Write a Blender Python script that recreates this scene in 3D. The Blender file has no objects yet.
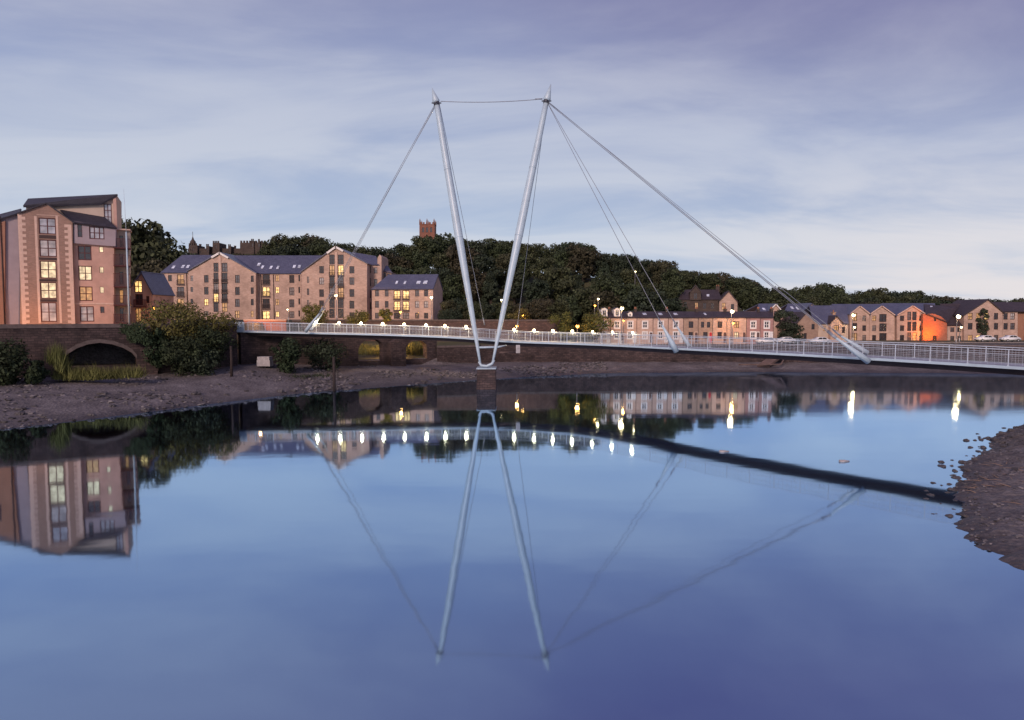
import bpy, bmesh, math, random
from mathutils import Vector, Matrix, noise
from math import sin, cos, pi, radians

random.seed(7)
scn = bpy.context.scene
COL = scn.collection
F, H, TH = 700.0, 10.5, radians(3.6)

# ------------------------------------------------------------------ measuring
def P(px, py, d):
    """world point seen at (px, py) of the photograph, standing d metres away"""
    u, v = (px - 512) / F, (360 - py) / F
    Y = cos(TH) + sin(TH) * v
    Z = -sin(TH) + cos(TH) * v
    t = d / Y
    return Vector((u * t, d, H + Z * t))

def lerp(a, b, t): return a + (b - a) * t
def sstep(a, b, x):
    t = min(1, max(0, (x - a) / (b - a)))
    return t * t * (3 - 2 * t)
def interp(tab, x):
    if x <= tab[0][0]: return tab[0][1]
    for (x0, y0), (x1, y1) in zip(tab, tab[1:]):
        if x <= x1: return lerp(y0, y1, (x - x0) / (x1 - x0))
    return tab[-1][1]
def nz(x, y, z=0.0, s=1.0): return noise.noise(Vector((x * s, y * s, z)))

# ------------------------------------------------------------------ mesh building
class MB:
    def __init__(s): s.bm = bmesh.new()
    def face(s, pts):
        return s.bm.faces.new([s.bm.verts.new(p) for p in pts])
    def box(s, x0, x1, y0, y1, z0, z1):
        v = [s.bm.verts.new((x, y, z)) for x in (x0, x1) for y in (y0, y1) for z in (z0, z1)]
        for f in ((0,1,3,2),(4,6,7,5),(0,4,5,1),(2,3,7,6),(0,2,6,4),(1,5,7,3)):
            s.bm.faces.new([v[i] for i in f])
        return s
    def tube(s, pts, rad, n=8, caps=True):
        pts = [Vector(p) for p in pts]
        if not hasattr(rad, '__len__'): rad = [rad] * len(pts)
        rings = []
        for i, p in enumerate(pts):
            a = pts[max(0, i-1)]; b = pts[min(len(pts)-1, i+1)]
            t = (b - a).normalized()
            up = Vector((0,0,1)) if abs(t.z) < .95 else Vector((0,1,0))
            e1 = t.cross(up).normalized(); e2 = e1.cross(t).normalized()
            rings.append([s.bm.verts.new(p + (e1*cos(2*pi*k/n) + e2*sin(2*pi*k/n)) * rad[i]) for k in range(n)])
        for r0, r1 in zip(rings, rings[1:]):
            for k in range(n):
                f = s.bm.faces.new((r0[k], r0[(k+1) % n], r1[(k+1) % n], r1[k])); f.smooth = True
        if caps:
            s.bm.faces.new(rings[0][::-1]); s.bm.faces.new(rings[-1])
        return s
    def ball(s, c, r, sub=2, sz=1.0):
        g = bmesh.ops.create_icosphere(s.bm, subdivisions=sub, radius=r, matrix=Matrix.Translation(c) @ Matrix.Diagonal((1,1,sz,1)))
        for v in g['verts']:
            for f in v.link_faces: f.smooth = True
        return s
    def prism(s, poly, y0, y1):
        """closed (x,z) outline pushed from y0 to y1"""
        a = [s.bm.verts.new((x, y0, z)) for x, z in poly]; b = [s.bm.verts.new((x, y1, z)) for x, z in poly]
        s.bm.faces.new(a); s.bm.faces.new(b[::-1])
        n = len(poly)
        for i in range(n): s.bm.faces.new((a[i], b[i], b[(i+1) % n], a[(i+1) % n]))
        return s
    def slab(s, q, th):
        """a quad given by 4 points, th thick below"""
        q = [Vector(p) for p in q]
        n = (q[1]-q[0]).cross(q[3]-q[0]).normalized()
        if n.z < 0: n = -n
        a = [s.bm.verts.new(p) for p in q]; b = [s.bm.verts.new(p - n*th) for p in q]
        s.bm.faces.new(a); s.bm.faces.new(b[::-1])
        for i in range(4): s.bm.faces.new((a[i], b[i], b[(i+1) % 4], a[(i+1) % 4]))
        return s
    def walls(s, poly, holes, y0, y1, reveal=.16, through=False):
        """building body: front at y0 with real openings and reveals, sides, back"""
        bm = s.bm
        A = [bm.verts.new((x, y0, z)) for x, z in poly]; B = [bm.verts.new((x, y1, z)) for x, z in poly]
        n = len(poly); ed = []
        for i in range(n):
            bm.faces.new((A[i], B[i], B[(i+1) % n], A[(i+1) % n]))
            ed.append(bm.edges.get((A[i], A[(i+1) % n])))
        eb = [bm.edges.get((B[i], B[(i+1) % n])) for i in range(n)]
        if through: reveal = y1-y0
        else: bm.faces.new(B[::-1])
        for h in holes:
            if len(h) == 4 and not hasattr(h[0], '__len__'):
                x0, x1, z0, z1 = h; h = [(x0,z0),(x1,z0),(x1,z1),(x0,z1)]
            a = [bm.verts.new((x, y0, z)) for x, z in h]; b = [bm.verts.new((x, y0+reveal, z)) for x, z in h]
            m = len(h)
            for i in range(m):
                bm.faces.new((a[i], a[(i+1) % m], b[(i+1) % m], b[i]))
                ed.append(bm.edges.get((a[i], a[(i+1) % m]))); eb.append(bm.edges.get((b[i], b[(i+1) % m])))
        if through: bmesh.ops.triangle_fill(bm, use_beauty=True, use_dissolve=False, edges=eb, normal=(0,1,0))
        bmesh.ops.triangle_fill(bm, use_beauty=True, use_dissolve=False, edges=ed, normal=(0,-1,0))
        return s
    def mesh(s, name, mats, smooth=False, recalc=True):
        if recalc: bmesh.ops.recalc_face_normals(s.bm, faces=s.bm.faces)
        me = bpy.data.meshes.new(name); s.bm.to_mesh(me); s.bm.free()
        for m in (mats if isinstance(mats, (list, tuple)) else [mats]): me.materials.append(m)
        if smooth:
            for p in me.polygons: p.use_smooth = True
        return me
    def build(s, name, mats, parent=None, loc=None, smooth=False, recalc=True):
        return link(name, s.mesh(name, mats, smooth, recalc), parent, loc)

def link(name, me, parent=None, loc=None):
    o = bpy.data.objects.new(name, me); COL.objects.link(o)
    if parent: o.parent = parent
    if loc is not None: o.location = loc
    return o
def tag(o, label, cat, group=None):
    o['label'] = label; o['category'] = cat
    if group: o['group'] = group
    return o
def thing(name, label, cat, loc=(0,0,0), rz=0, group=None):
    o = bpy.data.objects.new(name, None); COL.objects.link(o)
    o.location = loc; o.rotation_euler = (0,0,rz); o.empty_display_size = .5
    return tag(o, label, cat, group)
def kind(o, k): o['kind'] = k; return o
def copy_tree(o, parent=None):
    c = o.copy(); COL.objects.link(c)
    if parent: c.parent = parent
    for ch in list(o.children): copy_tree(ch, c)
    return c

# ------------------------------------------------------------------ materials
def newmat(name):
    m = bpy.data.materials.new(name); m.use_nodes = True
    nt = m.node_tree; b = nt.nodes['Principled BSDF']
    return m, nt, b
def N(nt, t, **k):
    n = nt.nodes.new(t)
    for a, v in k.items(): setattr(n, a, v)
    return n
def ramp(nt, fac, stops):
    r = N(nt, 'ShaderNodeValToRGB'); e = r.color_ramp.elements
    while len(e) < len(stops): e.new(.5)
    for el, (p, c) in zip(e, stops): el.position = p; el.color = (*c, 1)
    nt.links.new(fac, r.inputs[0]); return r.outputs[0]
def sc(c, k): return tuple(x*k for x in c)

def stuffmat(name, col, var=.35, scale=3, rough=.85, spec=.3, bump=0, metal=0, island=False, col2=None, detail=6, objrand=0):
    m, nt, b = newmat(name); L = nt.links.new
    tc = N(nt, 'ShaderNodeTexCoord')
    n = N(nt, 'ShaderNodeTexNoise'); n.inputs['Scale'].default_value = scale; n.inputs['Detail'].default_value = detail
    n.inputs['Roughness'].default_value = .65
    L(tc.outputs['Object'], n.inputs['Vector'])
    c2 = col2 or sc(col, 1+var)
    out = ramp(nt, n.outputs['Fac'], [(.3, sc(col, 1-var)), (.5, col), (.72, c2)])
    if island or objrand:
        hs = N(nt, 'ShaderNodeHueSaturation'); L(out, hs.inputs['Color'])
        add = N(nt, 'ShaderNodeMath', operation='MULTIPLY_ADD')
        if island:
            g = N(nt, 'ShaderNodeNewGeometry'); L(g.outputs['Random Per Island'], add.inputs[0])
        else:
            g = N(nt, 'ShaderNodeObjectInfo'); L(g.outputs['Random'], add.inputs[0])
        a = island or objrand
        add.inputs[1].default_value = 2*a; add.inputs[2].default_value = 1-a
        L(add.outputs[0], hs.inputs['Value'])
        if island:
            oi = N(nt, 'ShaderNodeObjectInfo'); ad2 = N(nt, 'ShaderNodeMath', operation='MULTIPLY_ADD')
            L(oi.outputs['Random'], ad2.inputs[0]); ad2.inputs[1].default_value = .05; ad2.inputs[2].default_value = .475
            L(ad2.outputs[0], hs.inputs['Hue'])
        out = hs.outputs[0]
    L(out, b.inputs['Base Color'])
    b.inputs['Roughness'].default_value = rough; b.inputs['Metallic'].default_value = metal
    b.inputs['Specular IOR Level'].default_value = spec
    if bump:
        bp = N(nt, 'ShaderNodeBump'); bp.inputs['Strength'].default_value = bump; bp.inputs['Distance'].default_value = .1
        L(n.outputs['Fac'], bp.inputs['Height']); L(bp.outputs[0], b.inputs['Normal'])
    return m

def brickmat(name, c1, c2, mortar, bw, rh, ms=.02, stain=.3, rough=.85, bump=.3, slope=False, big=.25, spec=.25):
    m, nt, b = newmat(name); L = nt.links.new
    tc = N(nt, 'ShaderNodeTexCoord'); sp = N(nt, 'ShaderNodeSeparateXYZ'); L(tc.outputs['Object'], sp.inputs[0])
    ad = N(nt, 'ShaderNodeMath', operation='ADD'); L(sp.outputs[0], ad.inputs[0])
    cb = N(nt, 'ShaderNodeCombineXYZ')
    if slope:
        L(sp.outputs[1], ad.inputs[1])
        L(ad.outputs[0], cb.inputs[0])
    else:
        L(sp.outputs[1], ad.inputs[1]); L(ad.outputs[0], cb.inputs[0])
    L(sp.outputs[2], cb.inputs[1])
    br = N(nt, 'ShaderNodeTexBrick'); L(cb.outputs[0], br.inputs['Vector'])
    br.inputs['Scale'].default_value = 1; br.inputs['Brick Width'].default_value = bw; br.inputs['Row Height'].default_value = rh
    br.inputs['Mortar Size'].default_value = ms; br.inputs['Mortar Smooth'].default_value = .3
    br.inputs['Color1'].default_value = (*c1,1); br.inputs['Color2'].default_value = (*c2,1); br.inputs['Mortar'].default_value = (*mortar,1)
    if big>.3:
        wn = N(nt,'ShaderNodeTexNoise'); wn.inputs['Scale'].default_value=1.1; L(tc.outputs['Object'],wn.inputs['Vector'])
        wa = N(nt,'ShaderNodeMix',data_type='RGBA',blend_type='LINEAR_LIGHT'); wa.inputs['Factor'].default_value=.16; L(cb.outputs[0],wa.inputs['A']); L(wn.outputs['Color'],wa.inputs['B']); L(wa.outputs['Result'],br.inputs['Vector'])
    n = N(nt, 'ShaderNodeTexNoise'); n.inputs['Scale'].default_value = big; n.inputs['Detail'].default_value = 8; n.inputs['Roughness'].default_value = .7
    L(tc.outputs['Object'], n.inputs['Vector'])
    st = ramp(nt, n.outputs['Fac'], [(.3, (1-stain,)*3), (.55, (1,1,1)), (.75, (1+stain*.5,)*3)])
    mx = N(nt, 'ShaderNodeMix', data_type='RGBA', blend_type='MULTIPLY'); mx.inputs['Factor'].default_value = 1
    L(br.outputs['Color'], mx.inputs['A']); L(st, mx.inputs['B'])
    L(mx.outputs['Result'], b.inputs['Base Color']); b.inputs['Roughness'].default_value = rough
    b.inputs['Specular IOR Level'].default_value = spec
    bp = N(nt, 'ShaderNodeBump'); bp.inputs['Strength'].default_value = bump; bp.inputs['Distance'].default_value = .05
    L(br.outputs['Fac'], bp.inputs['Height']); bp.invert = True; L(bp.outputs[0], b.inputs['Normal'])
    return m

def emit(name, col, s, var=0, base=(.2,.15,.1)):
    m, nt, b = newmat(name)
    b.inputs['Base Color'].default_value = (*base,1)
    b.inputs['Emission Color'].default_value = (*col,1); b.inputs['Emission Strength'].default_value = s
    if var:
        tc = N(nt,'ShaderNodeTexCoord'); n = N(nt,'ShaderNodeTexNoise'); n.inputs['Scale'].default_value = 1.6
        oi = N(nt,'ShaderNodeObjectInfo'); va = N(nt,'ShaderNodeVectorMath', operation='ADD')
        nt.links.new(tc.outputs['Object'], va.inputs[0]); nt.links.new(oi.outputs['Location'], va.inputs[1])
        nt.links.new(va.outputs[0], n.inputs['Vector'])
        mr = N(nt,'ShaderNodeMapRange'); mr.inputs['From Min'].default_value=.35; mr.inputs['From Max'].default_value=.65
        mr.inputs['To Min'].default_value = s*(1-var); mr.inputs['To Max'].default_value = s*(1+var*.6)
        nt.links.new(n.outputs['Fac'], mr.inputs['Value']); nt.links.new(mr.outputs[0], b.inputs['Emission Strength'])
    return m

M = {}
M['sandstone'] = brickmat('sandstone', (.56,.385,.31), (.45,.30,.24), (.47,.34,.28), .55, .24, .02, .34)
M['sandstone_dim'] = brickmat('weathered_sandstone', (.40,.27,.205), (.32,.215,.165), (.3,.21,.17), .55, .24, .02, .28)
M['tower_brick'] = brickmat('reddish_brick', (.335,.20,.155), (.255,.155,.12), (.30,.21,.175), .42, .14, .016, .18)
M['pink_render'] = stuffmat('pink_render', (.47,.285,.23), .2, .5)
M['lilac_render'] = stuffmat('lilac_render', (.31,.25,.27), .1, .5)
M['beige_render'] = stuffmat('beige_render', (.48,.37,.30), .08, .5)
M['rust_render'] = stuffmat('rust_render', (.30,.15,.10), .12, .5)
M['quoin'] = stuffmat('pale_stone', (.55,.38,.31), .14, 2)
M['trim'] = stuffmat('white_painted_trim', (.72,.68,.66), .07, 4, .5)
M['slate'] = brickmat('slate', (.115,.118,.18), (.08,.083,.135), (.05,.052,.08), .5, .22, .02, .25, .42, .4, spec=.6)
M['slate_dark'] = brickmat('dark_slate', (.055,.05,.065), (.04,.036,.05), (.02,.02,.025), .5, .22, .02, .25, .55, .4)
M['slate_brown'] = brickmat('brown_slate', (.075,.055,.06), (.055,.04,.045), (.03,.025,.03), .5, .22, .02, .3, .55, .4)
M['frame'] = stuffmat('dark_red_frame', (.085,.022,.022), .15, 5, .5)
M['frame_dark'] = stuffmat('brown_frame', (.05,.028,.026), .15, 5, .5)
M['quay'] = brickmat('dark_quay_stone', (.092,.062,.059), (.048,.035,.036), (.045,.033,.033), .75, .34, .04, .6, .9, .8, big=.5)
M['coping'] = stuffmat('coping_stone', (.11,.085,.08), .35, 1.2, .85, bump=.3)
M['wallstone'] = brickmat('street_wall_stone', (.15,.09,.075), (.09,.058,.052), (.07,.05,.045), .6, .3, .03, .35)
M['redbrick_and_glow'] = brickmat('red_brick_and_glow', (.42,.15,.09), (.33,.11,.065), (.3,.18,.13), .3, .12, .012, .2)  # brick of the low wall; also paints orange lamp light on the flats
M['castle'] = brickmat('castle_stone', (.10,.075,.065), (.075,.055,.05), (.05,.04,.035), .9, .4, .03, .3)
M['church'] = brickmat('red_church_stone', (.30,.125,.085), (.22,.095,.065), (.15,.08,.06), .9, .4, .03, .25)
M['steel'] = stuffmat('white_painted_steel', (.39,.48,.545), .10, .9, .38, .5)
M['cable'] = stuffmat('steel_cable', (.23,.245,.28), .1, 5, .4, .5, metal=.3)
M['socket'] = stuffmat('dark_steel', (.06,.06,.075), .1, 5, .4, .5, metal=.3)
M['rail'] = stuffmat('galvanised_rail', (.46,.51,.58), .12, 2, .45, .5)
M['deck'] = stuffmat('grey_deck_surface', (.30,.30,.35), .15, 1.5, .8)
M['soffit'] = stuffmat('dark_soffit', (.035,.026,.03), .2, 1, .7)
M['pier'] = stuffmat('stained_concrete', (.12,.08,.07), .35, .8, .85, bump=.3)
M['concrete'] = stuffmat('pale_concrete', (.36,.33,.33), .25, 2, .85)
M['metal_dark'] = stuffmat('dark_lamp_metal', (.06,.06,.065), .1, 4, .5, metal=.3)
M['post_grey'] = stuffmat('grey_lamp_metal', (.32,.31,.33), .1, 4, .5)
M['wood'] = stuffmat('wet_timber', (.035,.024,.022), .3, 3, .8, bump=.4)
M['drift'] = stuffmat('bleached_driftwood', (.20,.14,.115), .3, 3, .85)
M['bark'] = stuffmat('bark', (.06,.045,.038), .3, 3, .9, bump=.5)
M['leaf_dark'] = stuffmat('dark_foliage', (.032,.043,.026), .5, .35, .75, .2, island=.5)
M['leaf_mid'] = stuffmat('wood_foliage', (.046,.056,.027), .5, .35, .75, .2, island=.5)
M['leaf_brown'] = stuffmat('brownish_foliage', (.052,.049,.028), .5, .35, .75, .2, island=.5)
M['leaf_lit'] = stuffmat('lamplit_foliage', (.115,.105,.03), .35, .6, .7, .2, island=.45)  # lamp light on the leaves painted in as a yellower, paler green
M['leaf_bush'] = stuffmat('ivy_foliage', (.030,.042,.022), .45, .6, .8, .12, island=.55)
M['grass'] = stuffmat('rough_grass', (.115,.112,.038), .45, .6, .8, .2, island=.4)
M['rock'] = stuffmat('wet_rock', (.072,.062,.064), .4, 2.5, .55, .5, bump=.5)
M['stones'] = stuffmat('mixed_shingle', (.105,.093,.096), .4, 2.5, .6, .4, bump=.3, island=.75)
M['white_paint'] = stuffmat('white_car_paint', (.75,.75,.77), .03, 3, .25, .6)
M['red_paint'] = stuffmat('red_door_paint', (.45,.03,.04), .1, 3, .4)
M['door'] = stuffmat('dark_door_paint', (.10,.06,.055), .15, 3, .45)
M['door_white'] = stuffmat('white_door_paint', (.62,.6,.6), .06, 3, .45)
M['tyre'] = stuffmat('tyre_rubber', (.02,.02,.02), .1, 3, .8)
M['pot'] = stuffmat('clay_chimney_pot', (.3,.13,.08), .2, 3, .8)

def glass(name, col, rough, spec=.8):
    m, nt, b = newmat(name); L = nt.links.new
    tc = N(nt,'ShaderNodeTexCoord'); n = N(nt,'ShaderNodeTexNoise'); n.inputs['Scale'].default_value = .8
    L(tc.outputs['Object'], n.inputs['Vector'])
    L(ramp(nt, n.outputs['Fac'], [(.3, sc(col,.6)), (.7, sc(col,1.5))]), b.inputs['Base Color'])
    b.inputs['Roughness'].default_value = rough; b.inputs['Specular IOR Level'].default_value = spec
    b.inputs['IOR'].default_value = 1.55
    return m
M['glass'] = glass('window_glass', (.028,.024,.028), .2)
M['glass_sky'] = glass('painted_sky_glass', (.32,.31,.34), .08, 1)  # whitish sky reflection painted into the pane colour
M['curtain'] = glass('curtained_glass', (.40,.36,.35), .12)
M['glass_dim'] = glass('greyish_glass', (.10,.09,.095), .18)
M['curtain_dim'] = glass('half_curtained_glass', (.22,.185,.175), .2)
M['skylight'] = glass('skylight_glass', (.62,.66,.74), .1, 1)  # pale base colour imitates the sky mirrored in the roof panes
M['lit'] = emit('lit_window', (1,.60,.21), 1.7, .6)
M['lit_dim'] = emit('dimly_lit_window', (1,.48,.17), .5, .5)
M['lit_pale'] = emit('pale_lit_window', (1,.78,.48), .85, .5)
M['bulb'] = emit('white_lamp_glow', (1,.78,.42), 10)
M['bulb_bridge'] = emit('bridge_lamp_glow', (1,.80,.46), 9)
M['bulb_orange'] = emit('sodium_lamp_glow', (1,.42,.06), 9)

# mud: wet, brown-grey, patches of silt and shingle
def mudmat():
    m, nt, b = newmat('wet_mud'); L = nt.links.new
    tc = N(nt,'ShaderNodeTexCoord')
    n1 = N(nt,'ShaderNodeTexNoise'); n1.inputs['Scale'].default_value=.25; n1.inputs['Detail'].default_value=8; n1.inputs['Roughness'].default_value=.7
    n2 = N(nt,'ShaderNodeTexNoise'); n2.inputs['Scale'].default_value=2.2; n2.inputs['Detail'].default_value=8; n2.inputs['Roughness'].default_value=.75
    v = N(nt,'ShaderNodeTexVoronoi'); v.inputs['Scale'].default_value=3.2
    for q in (n1,n2,v): L(tc.outputs['Object'], q.inputs['Vector'])
    c1 = ramp(nt, n1.outputs['Fac'], [(.32,(.075,.062,.065)),(.5,(.14,.12,.123)),(.68,(.215,.19,.19))])
    c2 = ramp(nt, n2.outputs['Fac'], [(.3,(.45,.43,.43)),(.55,(1,1,1)),(.75,(1.5,1.45,1.45))])
    mx = N(nt,'ShaderNodeMix',data_type='RGBA',blend_type='MULTIPLY'); mx.inputs['Factor'].default_value=1
    L(c1,mx.inputs['A']); L(c2,mx.inputs['B']); L(mx.outputs['Result'], b.inputs['Base Color'])
    gp = N(nt,'ShaderNodeNewGeometry'); gs = N(nt,'ShaderNodeSeparateXYZ'); L(gp.outputs['Position'],gs.inputs[0])
    wz = N(nt,'ShaderNodeMath',operation='MULTIPLY_ADD'); wz.inputs[1].default_value=-.5; L(n1.outputs['Fac'],wz.inputs[0]); L(gs.outputs[2],wz.inputs[2])
    wet = N(nt,'ShaderNodeMapRange'); wet.interpolation_type='SMOOTHSTEP'; wet.inputs['From Min'].default_value=-.2; wet.inputs['From Max'].default_value=.3; L(wz.outputs[0],wet.inputs['Value'])
    wc = N(nt,'ShaderNodeMix',data_type='RGBA',blend_type='MULTIPLY'); wc.inputs['Factor'].default_value=1; L(mx.outputs['Result'],wc.inputs['A'])
    L(ramp(nt,wet.outputs[0],[(0,(.5,.47,.46)),(1,(1,1,1))]),wc.inputs['B']); L(wc.outputs['Result'],b.inputs['Base Color'])
    L(ramp(nt,wet.outputs[0],[(0,(.55,)*3),(1,(.85,)*3)]), b.inputs['Roughness'])
    ad = N(nt,'ShaderNodeMath',operation='ADD'); L(n2.outputs['Fac'],ad.inputs[0]); L(v.outputs['Distance'],ad.inputs[1])
    bp = N(nt,'ShaderNodeBump'); bp.inputs['Strength'].default_value=.6; bp.inputs['Distance'].default_value=.2
    L(ad.outputs[0],bp.inputs['Height']); L(bp.outputs[0],b.inputs['Normal'])
    return m
M['mud'] = mudmat()
def groundmat():
    m, nt, b = newmat('rough_ground'); L = nt.links.new
    tc = N(nt,'ShaderNodeTexCoord'); n = N(nt,'ShaderNodeTexNoise'); n.inputs['Scale'].default_value=.15; n.inputs['Detail'].default_value=10
    L(tc.outputs['Object'], n.inputs['Vector'])
    L(ramp(nt,n.outputs['Fac'],[(.3,(.035,.035,.018)),(.5,(.06,.06,.025)),(.7,(.08,.07,.045))]), b.inputs['Base Color'])
    b.inputs['Roughness'].default_value=.9
    return m
M['ground'] = groundmat()
M['asphalt'] = stuffmat('asphalt', (.05,.048,.05), .25, 2, .85, bump=.2)
M['paving'] = stuffmat('paving', (.22,.19,.18), .2, 1.5, .85)
def watermat():
    m, nt, b = newmat('river_water'); L = nt.links.new
    nt.nodes.remove(b); out = nt.nodes['Material Output']
    tc = N(nt,'ShaderNodeTexCoord')
    mp = N(nt,'ShaderNodeMapping'); mp.inputs['Scale'].default_value=(.05,.16,1); L(tc.outputs['Object'],mp.inputs['Vector'])
    n = N(nt,'ShaderNodeTexNoise'); n.inputs['Scale'].default_value=1; n.inputs['Detail'].default_value=3; L(mp.outputs[0],n.inputs['Vector'])
    n2 = N(nt,'ShaderNodeTexNoise'); n2.inputs['Scale'].default_value=1.1; n2.inputs['Detail'].default_value=2; L(tc.outputs['Object'],n2.inputs['Vector'])
    ad = N(nt,'ShaderNodeMath',operation='MULTIPLY_ADD'); ad.inputs[1].default_value=.05; L(n2.outputs['Fac'],ad.inputs[0]); L(n.outputs['Fac'],ad.inputs[2])
    bp = N(nt,'ShaderNodeBump'); bp.inputs['Strength'].default_value=.16; bp.inputs['Distance'].default_value=.08; L(ad.outputs[0],bp.inputs['Height'])
    fr = N(nt,'ShaderNodeFresnel'); fr.inputs['IOR'].default_value=WATER_IOR; L(bp.outputs[0],fr.inputs['Normal'])
    g = N(nt,'ShaderNodeBsdfGlossy'); 
    sp = N(nt,'ShaderNodeSeparateXYZ'); L(tc.outputs['Object'],sp.inputs[0])
    rx = N(nt,'ShaderNodeMapRange'); rx.interpolation_type='SMOOTHSTEP'; rx.inputs['From Min'].default_value=8; rx.inputs['From Max'].default_value=40; L(sp.outputs[0],rx.inputs['Value'])
    ry = N(nt,'ShaderNodeMapRange'); ry.interpolation_type='SMOOTHSTEP'; ry.inputs['From Min'].default_value=57; ry.inputs['From Max'].default_value=80; L(sp.outputs[1],ry.inputs['Value'])
    rm = N(nt,'ShaderNodeMath',operation='MULTIPLY'); L(rx.outputs[0],rm.inputs[0]); L(ry.outputs[0],rm.inputs[1])
    rn = N(nt,'ShaderNodeMath',operation='MULTIPLY'); L(rm.outputs[0],rn.inputs[0]); L(n.outputs['Fac'],rn.inputs[1])
    rr = N(nt,'ShaderNodeMath',operation='MULTIPLY_ADD'); rr.inputs[1].default_value=.05; rr.inputs[2].default_value=.044; L(rn.outputs[0],rr.inputs[0]); L(rr.outputs[0],g.inputs['Roughness']); g.inputs['Color'].default_value=(*WATER_TINT,1); L(bp.outputs[0],g.inputs['Normal'])
    d = N(nt,'ShaderNodeBsdfDiffuse'); d.inputs['Color'].default_value=(*WATER_DEEP,1)
    mx = N(nt,'ShaderNodeMixShader'); fa = N(nt,'ShaderNodeMath',operation='MULTIPLY_ADD'); fa.inputs[1].default_value=.8; fa.inputs[2].default_value=.53; fa.use_clamp=True; L(fr.outputs[0],fa.inputs[0]); L(fa.outputs[0],mx.inputs[0]); L(d.outputs[0],mx.inputs[1]); L(g.outputs[0],mx.inputs[2])
    L(mx.outputs[0],out.inputs['Surface'])
    return m
WATER_IOR, WATER_TINT, WATER_DEEP = 2.0, (.56,.765,1.0), (.018,.008,.010)
M['water'] = watermat()

# ------------------------------------------------------------------ world, sun, camera
SUN_EL, SUN_ROT = radians(24), radians(200)
w = bpy.data.worlds.new('World'); scn.world = w; w.use_nodes = True
nt = w.node_tree; nt.nodes.clear(); L = nt.links.new
out = N(nt,'ShaderNodeOutputWorld')
sky = N(nt,'ShaderNodeTexSky'); sky.sky_type='NISHITA'; sky.sun_disc=False; sky.sun_elevation=SUN_EL; sky.sun_rotation=SUN_ROT
bg1 = N(nt,'ShaderNodeBackground'); bg1.inputs['Strength'].default_value=.06; L(sky.outputs[0],bg1.inputs['Color'])
geo = N(nt,'ShaderNodeTexCoord'); sp = N(nt,'ShaderNodeSeparateXYZ'); L(geo.outputs['Generated'],sp.inputs[0])
zc = N(nt,'ShaderNodeMath',operation='MAXIMUM'); zc.inputs[1].default_value=0; L(sp.outputs[2],zc.inputs[0])
dz = N(nt,'ShaderNodeMath',operation='ADD'); dz.inputs[1].default_value=.16; L(zc.outputs[0],dz.inputs[0])
qx = N(nt,'ShaderNodeMath',operation='DIVIDE'); L(sp.outputs[0],qx.inputs[0]); L(dz.outputs[0],qx.inputs[1])
qy = N(nt,'ShaderNodeMath',operation='DIVIDE'); L(sp.outputs[1],qy.inputs[0]); L(dz.outputs[0],qy.inputs[1])
cb = N(nt,'ShaderNodeCombineXYZ'); L(qx.outputs[0],cb.inputs[0]); L(qy.outputs[0],cb.inputs[1])
mp = N(nt,'ShaderNodeMapping'); mp.inputs['Rotation'].default_value=(0,0,radians(-40)); mp.inputs['Scale'].default_value=(.5,1.0,1); mp.inputs['Location'].default_value=(3.1,1.7,0); L(cb.outputs[0],mp.inputs['Vector'])
cn = N(nt,'ShaderNodeTexNoise'); cn.inputs['Scale'].default_value=1.35; cn.inputs['Detail'].default_value=8; cn.inputs['Roughness'].default_value=.56; cn.inputs['Distortion'].default_value=.6
L(mp.outputs[0],cn.inputs['Vector'])
cl = N(nt,'ShaderNodeMapRange'); cl.interpolation_type='SMOOTHSTEP'; cl.inputs['From Min'].default_value=.30; cl.inputs['From Max'].default_value=.64; L(cn.outputs['Fac'],cl.inputs['Value'])
# height of the view direction bent a little to the right, where the dusk is deeper
hx = N(nt,'ShaderNodeMath',operation='MULTIPLY'); hx.inputs[1].default_value=.27; hp = N(nt,'ShaderNodeMath',operation='MAXIMUM'); hp.inputs[1].default_value=-.06; L(sp.outputs[0],hp.inputs[0]); L(hp.outputs[0],hx.inputs[0])
zx = N(nt,'ShaderNodeMath',operation='MULTIPLY'); L(hx.outputs[0],zx.inputs[0])
z3 = N(nt,'ShaderNodeMath',operation='MULTIPLY'); z3.inputs[1].default_value=2.6; L(zc.outputs[0],z3.inputs[0]); L(z3.outputs[0],zx.inputs[1])
hz = N(nt,'ShaderNodeMath',operation='ADD'); L(zc.outputs[0],hz.inputs[0]); L(zx.outputs[0],hz.inputs[1])
blue = ramp(nt, hz.outputs[0], [(0,(.52,.60,.74)),(.12,(.42,.51,.68)),(.28,(.31,.37,.57)),(.42,(.235,.25,.43)),(.56,(.165,.155,.34)),(1,(.15,.15,.33))])
clo = ramp(nt, hz.outputs[0], [(0,(.68,.69,.77)),(.12,(.60,.645,.74)),(.28,(.50,.54,.67)),(.42,(.39,.40,.545)),(.56,(.25,.235,.41)),(1,(.22,.22,.40))])
cm = N(nt,'ShaderNodeMix',data_type='RGBA'); L(cl.outputs[0],cm.inputs['Factor']); L(blue,cm.inputs['A']); L(clo,cm.inputs['B'])
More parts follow.
